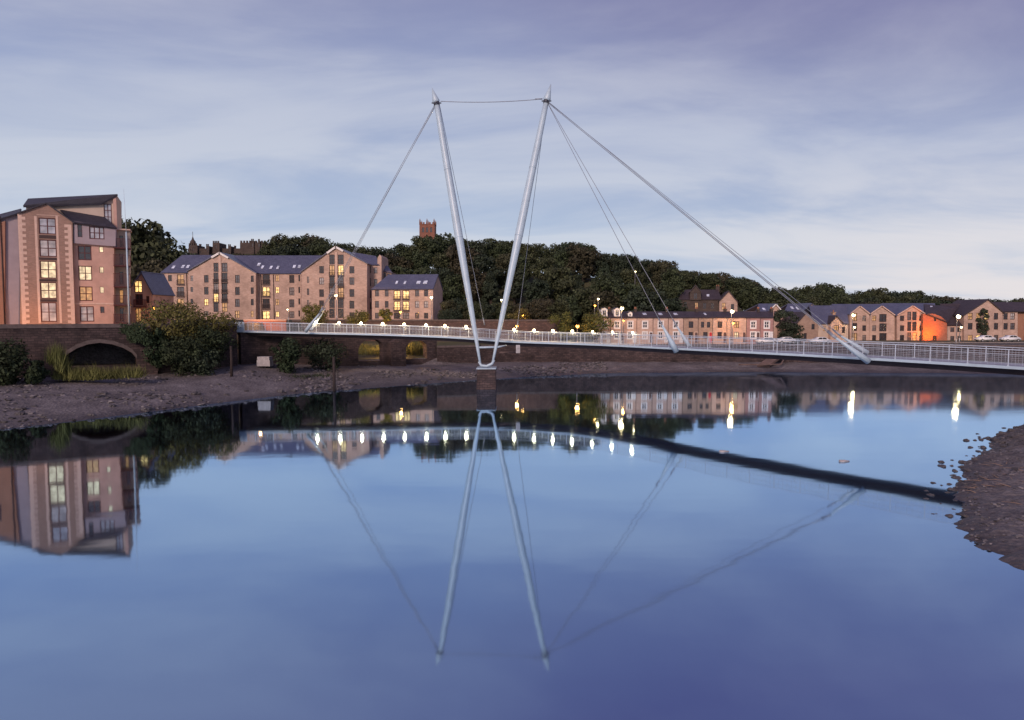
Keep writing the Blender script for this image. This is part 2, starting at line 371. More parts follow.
# paler band low on the right where the last light sits
gx = N(nt,'ShaderNodeMapRange'); gx.interpolation_type='SMOOTHSTEP'; gx.inputs['From Min'].default_value=.05; gx.inputs['From Max'].default_value=.62; L(sp.outputs[0],gx.inputs['Value'])
gz_ = N(nt,'ShaderNodeMapRange'); gz_.interpolation_type='SMOOTHSTEP'; gz_.inputs['From Min'].default_value=.24; gz_.inputs['From Max'].default_value=.03; L(sp.outputs[2],gz_.inputs['Value'])
gm = N(nt,'ShaderNodeMath',operation='MULTIPLY'); L(gx.outputs[0],gm.inputs[0]); L(gz_.outputs[0],gm.inputs[1])
gn = N(nt,'ShaderNodeMath',operation='MULTIPLY_ADD'); L(cl.outputs[0],gn.inputs[0]); gn.inputs[1].default_value=.6; gn.inputs[2].default_value=.25
gf = N(nt,'ShaderNodeMath',operation='MULTIPLY'); L(gm.outputs[0],gf.inputs[0]); L(gn.outputs[0],gf.inputs[1])
cg = N(nt,'ShaderNodeMix',data_type='RGBA'); L(gf.outputs[0],cg.inputs['Factor']); L(cm.outputs['Result'],cg.inputs['A']); cg.inputs['B'].default_value=(.80,.745,.755,1)
bg2 = N(nt,'ShaderNodeBackground'); L(cg.outputs['Result'],bg2.inputs['Color']); bg2.inputs['Strength'].default_value=1.05
mx = N(nt,'ShaderNodeMixShader'); mx.inputs[0].default_value=.93; L(bg1.outputs[0],mx.inputs[1]); L(bg2.outputs[0],mx.inputs[2]); L(mx.outputs[0],out.inputs['Surface'])

sd = bpy.data.lights.new('sun','SUN'); sd.energy=2.7; sd.angle=radians(14); sd.color=(1,.76,.65)
so = bpy.data.objects.new('sun',sd); COL.objects.link(so)
# Nishita: rotation 0 = +Y, turning clockwise
sdir = Vector((sin(SUN_ROT)*cos(SUN_EL), cos(SUN_ROT)*cos(SUN_EL), sin(SUN_EL)))
so.rotation_euler = sdir.to_track_quat('Z','Y').to_euler(); so.location = (0,-20,60)

cd = bpy.data.cameras.new('camera'); cd.lens = F/1024*36; cd.sensor_width=36; cd.clip_end=6000; cd.clip_start=.1
co = bpy.data.objects.new('camera',cd); COL.objects.link(co); co.location=(0,0,H); co.rotation_euler=(pi/2-TH,0,0); scn.camera=co
scn.view_settings.view_transform='Standard'; scn.view_settings.look='None'; scn.view_settings.exposure=0; scn.view_settings.gamma=1
scn.render.engine='CYCLES'; scn.cycles.use_denoising=True; scn.cycles.max_bounces=6; scn.cycles.sample_clamp_indirect=4
scn.render.resolution_x=1024; scn.render.resolution_y=720

def point(loc, e, col=(1,.72,.38), r=.2, parent=None):
    l = bpy.data.lights.new('glow','POINT'); l.energy=e; l.color=col; l.shadow_soft_size=r
    o = bpy.data.objects.new('glow',l); COL.objects.link(o); o.location=loc
    if parent: o.parent=parent
    return o
# ------------------------------------------------------------------ terrain
SHORE = [(-140,10),(-75,38),(-60,50),(-47,65),(-39,78),(-28.8,95),(-24,99),(-14.2,108),(-5.3,115),(16,129),(46,131),(91,127),(170,105),(260,70)]
WALL = [(-200,60),(-90,89),(-67,97),(-50,107.5),(-46,109),(-42.7,111),(-28.7,124),(-15.2,130),(1.6,138),(53,139),(98,136),(180,116),(280,80)]
def shore(x): return interp(SHORE, x) + 1.3*nz(x,0,3.3,.16) + .5*nz(x,0,7,.7)
def wally(x): return interp(WALL, x)
FOOT = [(-90,2.8),(-67,2.6),(-50,2.4),(-40,3.0),(-28,1.9),(-12,1.4),(0,1.5),(60,1.3),(100,1.4)]
CREST = [(-180,30),(-132,29),(-116,22),(-95,25),(-71,26),(-51,21),(-24,25.5),(21,24.5),(43,19),(63,15),(90,9),(119,8),(140,5.5),(175,5),(260,5)]
HFOOT = [(-200,170),(-90,190),(0,194),(15,190),(36,182),(44,162),(64,164),(72,182),(85,192),(300,196)]
def gz(x, y):
    s, w_ = shore(x), wally(x)
    if y < s: return max(-3, (y-s)*.14)
    if y < w_+.5:
        t = (y-s)/max(1,(w_-s))
        return interp(FOOT,x)*min(1,t)**.85 + (.16*nz(x,y,0,.3)+.08*nz(x,y,5,1.1))*min(1,4*t)
    bk = lerp(2.5,5.2,min(1,max(0,(y-w_)/max(1,150-w_))))
    low = lerp(9.2, bk, sstep(-45.5,-43.5,x)) if x < 0 else lerp(bk,4.5,sstep(0,14,x))
    high = lerp(9.6, 4.5, sstep(3,17,x))
    z = lerp(low, high, sstep(151.5,153,y))
    h0 = interp(HFOOT,x)
    z += max(0,interp(CREST,x)-z) * sstep(h0, h0+46, y)
    if y > 300: z = lerp(z, 6, sstep(300,700,y))
    return z
def axis(a, b, step, far):
    v=[]; x=a
    while x<=b: v.append(x); x+=step
    k=far
    return [a-k*8,a-k*4,a-k*2,a-k]+v+[b+k,b+k*2,b+k*4,b+k*8]
def terrain():
    bm = bmesh.new(); rows=[]
    xs = axis(-140,210,1.75,80)
    for x in xs:
        s, w_ = shore(x), wally(x); r=[]
        ys = [-600,-200,s-40,s-20,s-8,s-3,s-1,s-.3]
        ys += [lerp(s,w_+.4,k/34) for k in range(1,35)]
        ys += [w_+1.1,w_+1.4,w_+4]
        y = 151.2 if w_ < 147 else w_+8
        ys += [lerp(w_+4,y,t) for t in (.25,.5,.75,1)]
        ys += [y+2]
        ys += [y+2+k*4 for k in range(1,26)] + [300,340,420,700,1200,2500]
        for yy in ys: r.append(bm.verts.new((x,yy,gz(x,yy) if yy<1000 else 4)))
        rows.append(r)
    k_mud = 41
    for a,b in zip(rows,rows[1:]):
        for i in range(len(a)-1):
            f=bm.faces.new((a[i],b[i],b[i+1],a[i+1])); f.smooth=True
            f.material_index = 0 if i<=k_mud else 1
    bmesh.ops.recalc_face_normals(bm,faces=bm.faces)
    me=bpy.data.meshes.new('ground'); bm.to_mesh(me); bm.free()
    me.materials.append(M['mud']); me.materials.append(M['ground'])
    return kind(link('ground',me),'structure')
terrain()
b=MB(); b.face([(-1500,-500,0),(1500,-500,0),(1500,134,0),(-1500,134,0)]); kind(b.build('water',M['water'],recalc=False),'structure')

# near right bank
RB = [(5,40),(12,32),(18,26),(24,23),(28.7,21),(31,21.2),(34.3,22.4),(37.5,24.6),(40.5,25.9),(43,27.6),(45.5,30.2),(47.6,30.4),(51.8,34.8),(56.5,39),(62,43.5),(68,50.5),(75,62),(84,84),(96,120)]
def rbx(y): return interp(RB,y)+.8*nz(0,y,1,.45)+.55*nz(0,y,4,1.3)+.25*nz(0,y,8,3.1)
def rbz(x,y):
    d = x-rbx(y)
    if d<0: return d*.16
    return .055*d+.34*(1-math.exp(-d*.9)) + (.22*nz(x,y,0,.28)+.15*nz(x,y,3,.8)+.09*nz(x,y,6,2.1)+.06*nz(x,y,9,4.5))*min(1,.25+d*.5) + 1.8*sstep(14,34,d)
bm=bmesh.new(); rows=[]
y=4.0
while y<92:
    ds=[-8,-3,-1]+[i*.22 for i in range(0,90)]+[20+i*2 for i in range(16)]+[70,140]
    rows.append([bm.verts.new((rbx(y)+d,y,rbz(rbx(y)+d,y))) for d in ds]); y+=.24
for a,b_ in zip(rows,rows[1:]):
    for i in range(len(a)-1):
        bm.faces.new((a[i],b_[i],b_[i+1],a[i+1])).smooth=True
bmesh.ops.recalc_face_normals(bm,faces=bm.faces)
me=bpy.data.meshes.new('mud_bank'); bm.to_mesh(me); bm.free(); me.materials.append(M['mud'])
kind(link('mud_bank',me),'structure')

# ------------------------------------------------------------------ stones
def rockmesh(seed, r, sub=2, flat=.7):
    b=MB(); bmesh.ops.create_icosphere(b.bm,subdivisions=3,radius=r)
    for v in b.bm.verts:
        n=v.co.normalized(); v.co*=1+.45*noise.noise(n*1.7+Vector((seed*7.3,0,0)))+.28*noise.noise(n*3.3+Vector((0,seed*3.1,0)))+.12*noise.noise(n*8)
        v.co=Vector([math.copysign(abs(q)**.8,q) for q in v.co]); v.co.z*=flat
    return b.mesh('rock',M['rock'])
RM=[rockmesh(i,1) for i in range(7)]
R=random.Random(3)
for i in range(76):
    yy=R.uniform(36,66) if i>6 else R.uniform(45,60)
    off=R.gauss(-.1,1.0)
    if i<8: off=R.uniform(-1.8,-.1)
    x=rbx(yy)+off; r=R.uniform(.10,.30)
    o=link('rock',RM[i%7],None,(x,yy,max(rbz(x,yy),-.05)+r*.08)); r*=.62 if i<8 else .85; o.scale=(r*R.uniform(.9,1.5),r*R.uniform(.8,1.2),r*R.uniform(.6,1.1)); o.rotation_euler=(R.uniform(-.4,.4),R.uniform(-.4,.4),R.uniform(0,6))
    if i<8: tag(o,'dark wet rock poking out of the water off the edge of the near mud bank','rock','rocks in the water by the mud bank')
    else: tag(o,'dark muddy rock lying along the rim of the near mud bank','rock','rocks along the mud bank rim')
for i in range(44):
    cpx,cw=R.choice([(30,30),(95,34),(150,26),(215,30),(270,30),(318,18),(395,30)]); px=R.gauss(cpx,cw*.6); x0=P(px,395,85).x
    s_,w0=shore(x0),wally(x0); yy=lerp(s_,w0,abs(R.gauss(.12,.22))); r=R.uniform(.16,.46)
    o=link('rock',RM[i%7],None,(x0,yy,gz(x0,yy)+r*.12)); o.scale=(r*R.uniform(.9,1.7),r,r); o.rotation_euler.z=R.uniform(0,6)
    tag(o,'dark boulder half sunk in the mud of the far shore below the stone walls','rock','boulders on the far mud shore')
def shingle(name,pts,label_cat=None):
    b=MB()
    for (x,y,z,r) in pts:
        m=Matrix.Translation((x,y,z))@Matrix.Rotation(R.uniform(0,6),4,'Z')@Matrix.Diagonal((r*R.uniform(.8,1.5),r,r*R.uniform(.4,.7),1))
        g=bmesh.ops.create_icosphere(b.bm,subdivisions=1,radius=1,matrix=m)
        for v in g['verts']: v.co+=Vector((R.uniform(-1,1),R.uniform(-1,1),R.uniform(-1,1)))*r*.25
    return b
pts=[]
while len(pts)<2600:
    x=R.uniform(-75,18); s,w_=shore(x),wally(x); t=R.random()
    y=lerp(s,w_,t)
    if nz(x,y,9,.13)+.18*R.uniform(-1,1)<.05+.5*max(0,t-.55): continue
    if y<40: continue
    pts.append((x,y,gz(x,y)+.03,R.uniform(.09,.27)*(1.8 if R.random()<.06 else 1)))
o=shingle('shingle',pts).build('shingle',M['stones']); tag(kind(o,'stuff'),'loose grey stones strewn over the far mud shore','stones')
pts=[]
while len(pts)<1500:
    y=R.uniform(26,72); d=abs(R.gauss(0,5))+.05; x=rbx(y)+d
    if nz(x,y,2,.35)<-.15: continue
    pts.append((x,y,rbz(x,y)+.01,R.uniform(.03,.10)*(2.2 if R.random()<.07 else 1)))
o=shingle('rubble',pts).build('rubble',M['stones']); tag(kind(o,'stuff'),'small rubble and clods covering the near mud bank','rubble')
# driftwood
for i in range(26):
    yy=R.gauss(42.5,2.2); x=rbx(yy)+R.uniform(.5,4.6); a=R.gauss(2.2,.8); l=R.uniform(.4,1.5); z=rbz(x,yy)
    dx,dy=cos(a)*l/2,sin(a)*l/2; b=MB()
    b.tube([(-dx,-dy,.02),(R.uniform(-.1,.1),0,R.uniform(.05,.14)),(dx,dy,R.uniform(.0,.22))],[.03,.025,.01],5)
    tag(b.build('driftwood_branch',M['drift'],None,(x,yy,z)),'thin bleached driftwood branch stranded on the near mud bank','driftwood','driftwood branches on the near mud bank')
for i,(px,py,lab) in enumerate([(722,453,'pale float on the river beyond the bridge reflection, left of the smaller one'),(842,463,'small white float on the river near the far end of the bridge reflection')]):
    d=7350/(py-316); p=P(px,py,d); m_=MB(); m_.ball((0,0,.0),.24 if i==0 else .18,2,.5); m_.tube([(-.2,0,.02),(.16,0,.03),(.55,.05,.01)],[.1,.09,.04],6); tag(m_.build('float',M['concrete'],None,(p.x,d,.02)),lab,'float')

# ------------------------------------------------------------------ walls
def seg_frame(a,b_):
    a=Vector((*a,0)); b_=Vector((*b_,0)); d=b_-a
    return a, d.length, math.atan2(d.y,d.x)
def wobble(n, L_, h): return [(L_*i/n, h+.06*nz(i,0,2,.9)) for i in range(n+1)]
# stone wall with arch, left
a0=P(-60,323,88); a1=P(150,323,100.2); 
o0,Ls,rz=seg_frame((a0.x,88),(a1.x,100.2))
def onseg(px,py,o0=o0,rz=rz):
    """where the sight line through a pixel meets the wall plane, in wall coordinates"""
    p1=P(px,py,100); d=(p1-Vector((0,0,H))); n=Vector((-sin(rz),cos(rz),0)); c=Vector((0,0,H))
    t=(Vector(o0)-c).dot(n)/d.dot(n); q=c+d*t
    return (q-Vector(o0)).dot(Vector((cos(rz),sin(rz),0))), q.z
t=thing('quay_wall','long dark stone river wall with a wide low arch below the brick apartment tower','wall',(o0.x,o0.y,0),rz)
arch=[onseg(px,py) for px,py in ((59,366),(61,360),(68,354),(77,348.5),(88,344.5),(100,343),(112,344.5),(123,348),(132,353),(137,359),(138,366))]
zt=onseg(60,324)[1]
bw=MB(); bw.walls([(0,-1),(Ls,-1),(Ls,zt-.55),(0,zt-.55)],[arch],0,6,5.7); 
bw.build('wall',M['quay'],t)
bw=MB(); bw.box(0,Ls,-.14,.9,zt-.547,zt-.25); bw.box(0,Ls,.02,.7,zt-.248,zt); bw.build('coping',M['coping'],t)
bw=MB()
for (xa,za),(xb,zb_) in zip(arch[1:-1],arch[2:-1]):
    bw.prism([(xa,za+.04),(xb,zb_+.04),(xb+(.05 if xb>arch[5][0] else -.05),zb_+.55),(xa+(.05 if xa>arch[5][0] else -.05),za+.55)],-.07,.1)
bw.build('arch_ring',M['coping'],t)
bx,_=onseg(154,370); bw=MB(); bw.box(Ls-.4,Ls+.75,-.55,1.2,-.5,zt-1.3); bw.box(Ls-.55,Ls+.9,-.75,1.3,-.5,1.6); bw.build('buttress',M['quay'],t)
# plain wall to the bridge abutment
a2=P(236.5,323,109.5); o0b,Lb,rzb=seg_frame((a1.x+.8,100.8),(a2.x,109.5))
t=thing('abutment_wall','dark stone wall behind the bushes, running to the end of the footbridge','wall',(o0b.x,o0b.y,0),rzb)
MB().box(0,Lb,0,1.9,-1,zt-.5).build('wall',M['quay'],t); MB().box(0,Lb,-.12,.9,zt-.497,zt-.1).build('coping',M['coping'],t)
# viaduct with two openings
a3=(a2.x+.05,110.9); a4=(P(432,340,131).x,131); o0c,Lc,rzc=seg_frame(a3,a4)
def onv(px,py): return onseg(px,py,o0c,rzc)
t=thing('stone_viaduct','old dark stone viaduct with two openings showing grass, behind the footbridge','viaduct',(o0c.x,o0c.y,0),rzc)
h1=[onv(*q) for q in ((358.5,361),(358.5,349),(361,344),(366,340),(377,339.5),(382,343),(383,349),(383,361))]
h2=[onv(*q) for q in ((406,359),(406,348),(409,343),(414,341),(422,341),(426,344),(427,348),(427,359))]
ztop=onv(330,331)[1]
bw=MB(); bw.walls([(0,-1),(Lc+1,-1),(Lc+1,ztop-1.2),(Lc*.5,ztop-.4),(0,ztop)],[h1,h2],0,1.5,1.5,True); bw.build('wall',M['quay'],t)
xl,_=onv(386,350); xr,_=onv(403,350)
bw=MB(); bw.box(xl+.3,xr-.2,-1.6,.1,-1,onv(395,342)[1]); bw.prism([(xl+.3,onv(395,342)[1]),(xr-.2,onv(395,342)[1]),((xl+xr)/2,onv(395,338)[1])],-1.5,.1); bw.build('cutwater',M['quay'],t)
# low quay walls further right, one run
def runwall(name,label,pts,z0,z1,th,mat,cop=True):
    root=thing(name,label,'wall',(pts[0][0],pts[0][1],0)); bw=MB(); bc=MB()
    ox,oy=pts[0]
    for (xa,ya),(xb,yb) in zip(pts,pts[1:]):
        for bb,off,dz0,dz1,tk in ((bw,0,z0,z1-.35,th),(bc,-.12,z1-.347,z1,.9)):
            q=[(xa-ox,ya-oy+off),(xb-ox,yb-oy+off),(xb-ox,yb-oy+off+tk),(xa-ox,ya-oy+off+tk)]
            v=[bb.bm.verts.new((x,y,dz0)) for x,y in q]+[bb.bm.verts.new((x,y,dz1)) for x,y in q]
            for f in ((0,1,2,3),(4,5,6,7),(0,1,5,4),(1,2,6,5),(2,3,7,6),(3,0,4,7)): bb.bm.faces.new([v[i] for i in f])
    bw.build('wall',mat,root); 
    if cop: bc.build('coping',M['coping'],root)
    return root
runwall('quay_wall','long low dark stone quay wall under the bridge and in front of the terraced houses',[(a4[0]+.9,131.2),(1.6,138),(53,139),(98,136),(180,116),(280,80)],-1,4.9,2,M['quay'])
runwall('street_wall','brown stone retaining wall of the street, seen above the bridge railing behind the masts',[(P(292,320,150).x,150),(P(560,320,150).x,150)],3,P(480,319.5,150).z,2.2,M['wallstone'])
# slipway on the quay
p0,p1_=P(742,364.5,134),P(790,356,136.5)
s=MB(); s.slab([(p0.x+3,134.2,1.15),(p0.x+5,133.4,1.15),(p1_.x,137.4,3.7),(p1_.x-1.5,138.4,3.7)],.5); s.tube([(p0.x-1,132.9,1.25),(p0.x+7,132.8,1.3),(p1_.x,137,3.9)],.16,6)
tag(s.build('slipway',M['pier']),'narrow pale slipway slanting up the far quay wall, below the shrub beside the terrace','slipway')
# red brick wall by the bridge end, lamp lit
p0,p1_=P(244,331,128),P(286,331,128)
t=thing('brick_wall','low orange lit brick wall behind the left end of the bridge railing','wall',(p0.x,128,0))
zz=P(260,319.5,128).z
MB().box(0,p1_.x-p0.x,0,.5,4,zz-.2).build('wall',M['redbrick_and_glow'],t); MB().box(-.05,p1_.x-p0.x+.05,-.06,.56,zz-.197,zz).build('coping',M['quoin'],t)
point((P(394,350,133).x,133.4,4.6),4200,(1,.52,.16),.3)
point((lerp(p0.x,p1_.x,.5),124.6,zz+.4),700,(1,.42,.15),.3)
# roads
b=MB(); b.face([(14,153.4,4.62),(200,150,4.62),(200,142.5,4.62),(14,142.5,4.62)]); kind(b.build('quay_road',M['asphalt'],recalc=True),'structure')
b=MB(); b.box(14,160,153.4,155.2,4.3,4.74); kind(b.build('pavement',M['paving']),'structure')
b=MB(); 
xs=[-92,-80,-68,-56,-47]
for xa,xb in zip(xs,xs[1:]): b.face([(xa,wally(xa)+2.4,9.27),(xb,wally(xb)+2.4,9.27),(xb,wally(xb)+8,9.27),(xa,wally(xa)+8,9.27)])
kind(b.build('road',M['asphalt']),'structure')
# odds on the shore
p=P(265,360,109); zb_=P(265,364,109).z; t=thing('mooring_block','pale concrete block on the mud under the left end of the bridge','concrete block',(p.x,109,zb_))
q=P(265,356.5,109).z-zb_; wd=13*109/1400
b=MB(); b.box(-wd,wd,-.8,.8,-.3,q*.55); b.build('block',M['concrete'],t); b=MB(); b.box(-wd+.06,wd-.1,-.74,.74,q*.55+.003,q); b.build('cap',M['concrete'],t)
def tpost(name,label,px,py0,py1,d,r,mat):
    p=P(px,py0,d); z0=gz(p.x,d)-.4; z1=P(px,py1,d).z
    b=MB(); b.tube([(0,0,0),(.03,.02,(z1-z0)*.5),(.0,.05,z1-z0)],[r*1.15,r,r*.9],9); o=b.build(name,mat,None,(p.x,d,z0)); return tag(o,label,'post')
tpost('timber_post','dark timber post standing at the water edge left of the viaduct openings',334,386,357,97.5,.2,M['wood'])
tpost('stump','slender dark post standing in the mud right of the big bush',231.5,377,346,99,.17,M['wood'])
# ------------------------------------------------------------------ footbridge
DK=[(235,111,332-.5),(290,110,331.5),(380,110,334.5),(450,109,338),(485,107,341),(514,104.5,342.5),(592,98,345.5),(676,85.5,349),(760,76,352.5),(868,67,357.5),(1024,57,368.5)]
ctrl=[]
for px,d,py in DK: ctrl.append(P(px,py,d))
e=ctrl[-1]; dirn=(ctrl[-1]-ctrl[-2]).normalized()
ctrl+= [e+dirn*11, e+dirn*24+Vector((0,0,.1))]
for c in ctrl: c.z = c.z
# smooth the height
zs=[c.z for c in ctrl]
for _ in range(3): zs=[zs[0]]+[(zs[i-1]+2*zs[i]+zs[i+1])/4 for i in range(1,len(zs)-1)]+[zs[-1]]
for c,z in zip(ctrl,zs): c.z=z
def catmull(pts,n=14):
    o=[]; q=[pts[0]*2-pts[1]]+pts+[pts[-1]*2-pts[-2]]
    for i in range(1,len(q)-2):
        for k in range(n):
            t=k/n; a,b_,c,d=q[i-1],q[i],q[i+1],q[i+2]
            o.append(.5*((2*b_)+(c-a)*t+(2*a-5*b_+4*c-d)*t*t+(3*b_-a-3*c+d)*t**3))
    return o+[q[-2]]
near=catmull(ctrl)
# relax the plan so that the curve reads as one sweep
for _ in range(30): near=[near[0]]+[(near[i-1]+2*near[i]+near[i+1])/4 for i in range(1,len(near)-1)]+[near[-1]]
arc=[0]
for a,b_ in zip(near,near[1:]): arc.append(arc[-1]+(b_-a).length)
def at(s):
    for i in range(len(arc)-1):
        if s<=arc[i+1]: return near[i].lerp(near[i+1],(s-arc[i])/(arc[i+1]-arc[i])), (near[i+1]-near[i]).normalized()
    return near[-1],(near[-1]-near[-2]).normalized()
def side(s,w_,z=0):
    p,t=at(s); n=Vector((-t.y,t.x,0)).normalized()
    return p+n*w_+Vector((0,0,z))
TOT=arc[-1]; DW=4.2; RH=1.5
S=[TOT*i/130 for i in range(131)]
bridge=thing('footbridge','white cable stayed footbridge with a tall V of two masts across the river','footbridge')
def strip(prof,name,mat):
    """sweep a closed (across, up) profile along the deck"""
    b=MB(); rings=[[b.bm.verts.new(side(s,a,z)) for a,z in prof] for s in S]; n=len(prof)
    for r0,r1 in zip(rings,rings[1:]):
        for k in range(n): b.bm.faces.new((r0[k],r0[(k+1)%n],r1[(k+1)%n],r1[k]))
    b.bm.faces.new(rings[0]); b.bm.faces.new(rings[-1][::-1])
    return b.build(name,mat,bridge)
strip([(.12,.02),(DW-.12,.02),(DW-.12,.12),(.12,.12)],'deck',M['deck'])
strip([(0,-.1),(.117,-.1),(.117,.14),(0,.14)],'edge_beam',M['steel'])
strip([(DW-.117,-.1),(DW,-.1),(DW,.14),(DW-.117,.14)],'edge_beam',M['steel'])
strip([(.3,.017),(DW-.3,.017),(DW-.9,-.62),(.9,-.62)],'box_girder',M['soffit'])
# railing
pm=MB(); pm.box(-.034,.034,-.025,.025,.1,RH); pm.box(-.07,.07,-.05,.05,.1,.2); postm=pm.mesh('railing_post',M['rail'])
np_=int(TOT/3.0)
for sd_,off in ((0,.06),(1,DW-.06)):
    for i in range(np_+1):
        s=min(TOT,i*3.0); p=side(s,off); _,tg=at(s)
        o=link('railing_post',postm,bridge,p); o.rotation_euler.z=math.atan2(tg.y,tg.x)
    b=MB(); b.tube([side(s,off,RH) for s in S],.042,6); b.build('handrail',M['rail'],bridge)
    b=MB()
    for k in range(7): b.tube([side(s,off,.28+k*.165) for s in S],.009,4,False)
    n=int(TOT/.5)
    for i in range(n):
        p=side(i*.5,off); b.tube([p+Vector((0,0,.2)),p+Vector((0,0,RH-.05))],.009,3,False)
    b.build('mesh_infill',M['rail'],bridge)
    if sd_==0:
        b=MB(); b.tube([side(s,off+.14,1.08) for s in S],.022,6); b.build('lower_handrail',M['rail'],bridge)
# pale end panels where the railing starts
b=MB(); q=[side(.05,-.03,.15),side(1.6,-.03,.15),side(1.6,-.03,RH),side(.05,-.03,RH)]
v=[b.bm.verts.new(p) for p in q]+[b.bm.verts.new(p+Vector((.0,.05,0))) for p in q]
for f in ((0,1,2,3),(7,6,5,4),(0,4,5,1),(1,5,6,2),(2,6,7,3),(3,7,4,0)): b.bm.faces.new([v[i] for i in f])
b.build('end_panel',M['steel'],bridge)
# masts
MD=100.7; TD=106
def mpt(px,py,t): return P(px,py,lerp(MD,TD,t))
masts={}
for nm,tip,col_,foot in (('l',(432,88),(436.5,103),(480.5,365)),('r',(551,84),(546.5,101),(492.5,363.5))):
    A=mpt(*foot,0); C=mpt(*col_,1); T=mpt(*tip,1.04); masts[nm]=C
    b=MB(); pts=[A.lerp(C,k/16) for k in range(17)]
    b.tube(pts,[interp([(0,.15),(.16,.36),(.5,.6),(.8,.5),(1,.38)],k/16) for k in range(17)],20)
    m=b.build('mast',M['steel'],bridge)
    b=MB()
    for k in (.22,.48,.74): q=A.lerp(C,k); rr=interp([(0,.15),(.16,.36),(.5,.6),(.8,.5),(1,.38)],k); uu=(C-A).normalized(); b.tube([q-uu*.06,q+uu*.06],[rr+.02,rr+.02],20)
    b.build('weld_band',M['steel'],m)
    b=MB(); ax=(T-C); b.tube([C,C+ax*.12,C+ax*.5,T],[.42,.56,.33,.02],16); tp=b.build('mast_tip',M['steel'],m)
    b=MB(); u=(C-A).normalized(); b.tube([C-u*.4,C+u*.25],[.44,.46],16); 
    for ang in range(4): 
        v=Vector((cos(ang*pi/2),sin(ang*pi/2),0)); b.tube([C+v*.3,C+v*.72],[.13,.08],8)
    b.build('cable_collar',M['socket'],m)
# foot: shoe, crossbar, pier
fl,fr=mpt(480.5,365,0),mpt(492.5,363.5,0)
b=MB(); b.tube([fl+Vector((-.25,0,.5)),fl+Vector((.1,0,-.05)),(fl+fr)/2+Vector((0,0,-.28)),fr+Vector((-.1,0,-.05)),fr+Vector((.25,0,.5))],[.16,.2,.2,.2,.16],12)
b.build('mast_shoe',M['steel'],bridge)
b=MB(); zb=min(fl.z,fr.z)-.4; cx=(fl.x+fr.x)/2; b.box(cx-1.4,cx+1.4,MD-1.25,MD+2.55,zb-.12,zb); b.build('pier_cap',M['steel'],bridge)
b=MB(); b.prism([(cx-1.3,zb-.123),(cx+1.3,zb-.123),(cx+1.5,-2.5),(cx-1.5,-2.5)],MD-1.2,MD+2.5); b.build('pier',M['quay'],bridge)
q0,q1=mpt(477,347.5,.07),mpt(497.5,347,.07); b=MB(); b.tube([q0,q1],.14,10); b.tube([q1,q1+Vector((1.3,1.2,.2))],[.14,.06],8); b.build('crossbar',M['steel'],bridge)
b=MB(); 
for qq in (q0,q1): b.tube([qq,qq+Vector((.2,5.6,.05))],.16,8)
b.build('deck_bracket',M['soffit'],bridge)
q0,q1=mpt(500,352.5,0),P(516,352,103); b=MB(); b.tube([q0,q1],.09,8); b.build('service_pipe',M['pier'],bridge)
q=P(518,353,102); b=MB(); b.box(q.x-.3,q.x+.3,101.7,102.3,q.z,P(518,345,102).z); b.build('service_box',M['concrete'],bridge)
# outriggers: (foot px, head px, distance, thick)
def outrig(f,h,df,dh,r0,r1):
    a,b_=P(*f,df),P(*h,dh); m=MB(); m.tube([a,a.lerp(b_,.3),b_],[r0,r0*.92,r1],10); m.build('outrigger',M['steel'],bridge); return b_
nl=outrig((305.5,331.5),(319.5,313.5),108.8,108,.28,.1); nl2=outrig((311,330),(322,314),114.3,114.8,.24,.09)
n1=outrig((676.5,351.5),(662,325),84.6,84,.34,.11); n1f=outrig((689.5,346.5),(677,326.5),89,89.4,.27,.09)
n2=outrig((868.5,361.5),(836,338),66.4,66,.3,.1); n2f=outrig((867.5,353),(841,336),70.5,70.6,.25,.09)
def cable(a,b_,r=.045,n=2,gap=.16,sag=0):
    d=(b_-a).normalized(); sv=d.cross(Vector((0,1,0))).normalized()*gap
    for k in range(n):
        o=sv*(k-(n-1)/2); m=MB(); pts=[]
        for i in range(13):
            t=i/12; p=a.lerp(b_,t)+o*(1-.3*t); p.z-=sag*4*t*(1-t); pts.append(p)
        m.tube(pts,r,6); m.tube([pts[-1]-d*1.1,pts[-1]],.09,6); m.build('stay_cable',M['cable'],bridge)
cl,cr=masts['l'],masts['r']
cable(cl,nl,.036,2,.2); cable(cl,nl2,.03,1)
cable(cr,n1,.034,1); cable(cr,n1f,.034,1); cable(cr,n2,.036,2,.17); cable(cr,n2f,.026,1)
cable(cl+Vector((.4,0,0)),P(484.5,325,111.4),.034,1); cable(cr-Vector((0,0,.2)),P(517,328,108.6),.034,1)
cable(cl+Vector((.6,0,.25)),cr-Vector((.6,0,-.3)),.05,1,0,.28)
# lamps standing on the far railing
for i,px in enumerate([316.5,339.5,361.5,383,404.5,426,445,466,514,534,553,572.5,592.5,612.5,632.5]):
    best=min((abs(((side(s,DW-.05).x)/(side(s,DW-.05).y))*F*1.0+512-px),s) for s in [TOT*k/1500 for k in range(1501)])[1]
    p=side(best,DW-.05,RH); k=1 if i<12 else .55
    o=MB(); o.tube([(0,0,-.4),(0,0,.1)],.05,6); lp=o.build('bridge_lamp',M['rail'],bridge,p)
    MB().ball((0,0,.22),.22*(1 if i<12 else .75),2).build('globe',M['bulb_bridge'],lp)
    point(p+Vector((0,-.42,.34)),260*k,(1,.74,.40),.2,bridge)
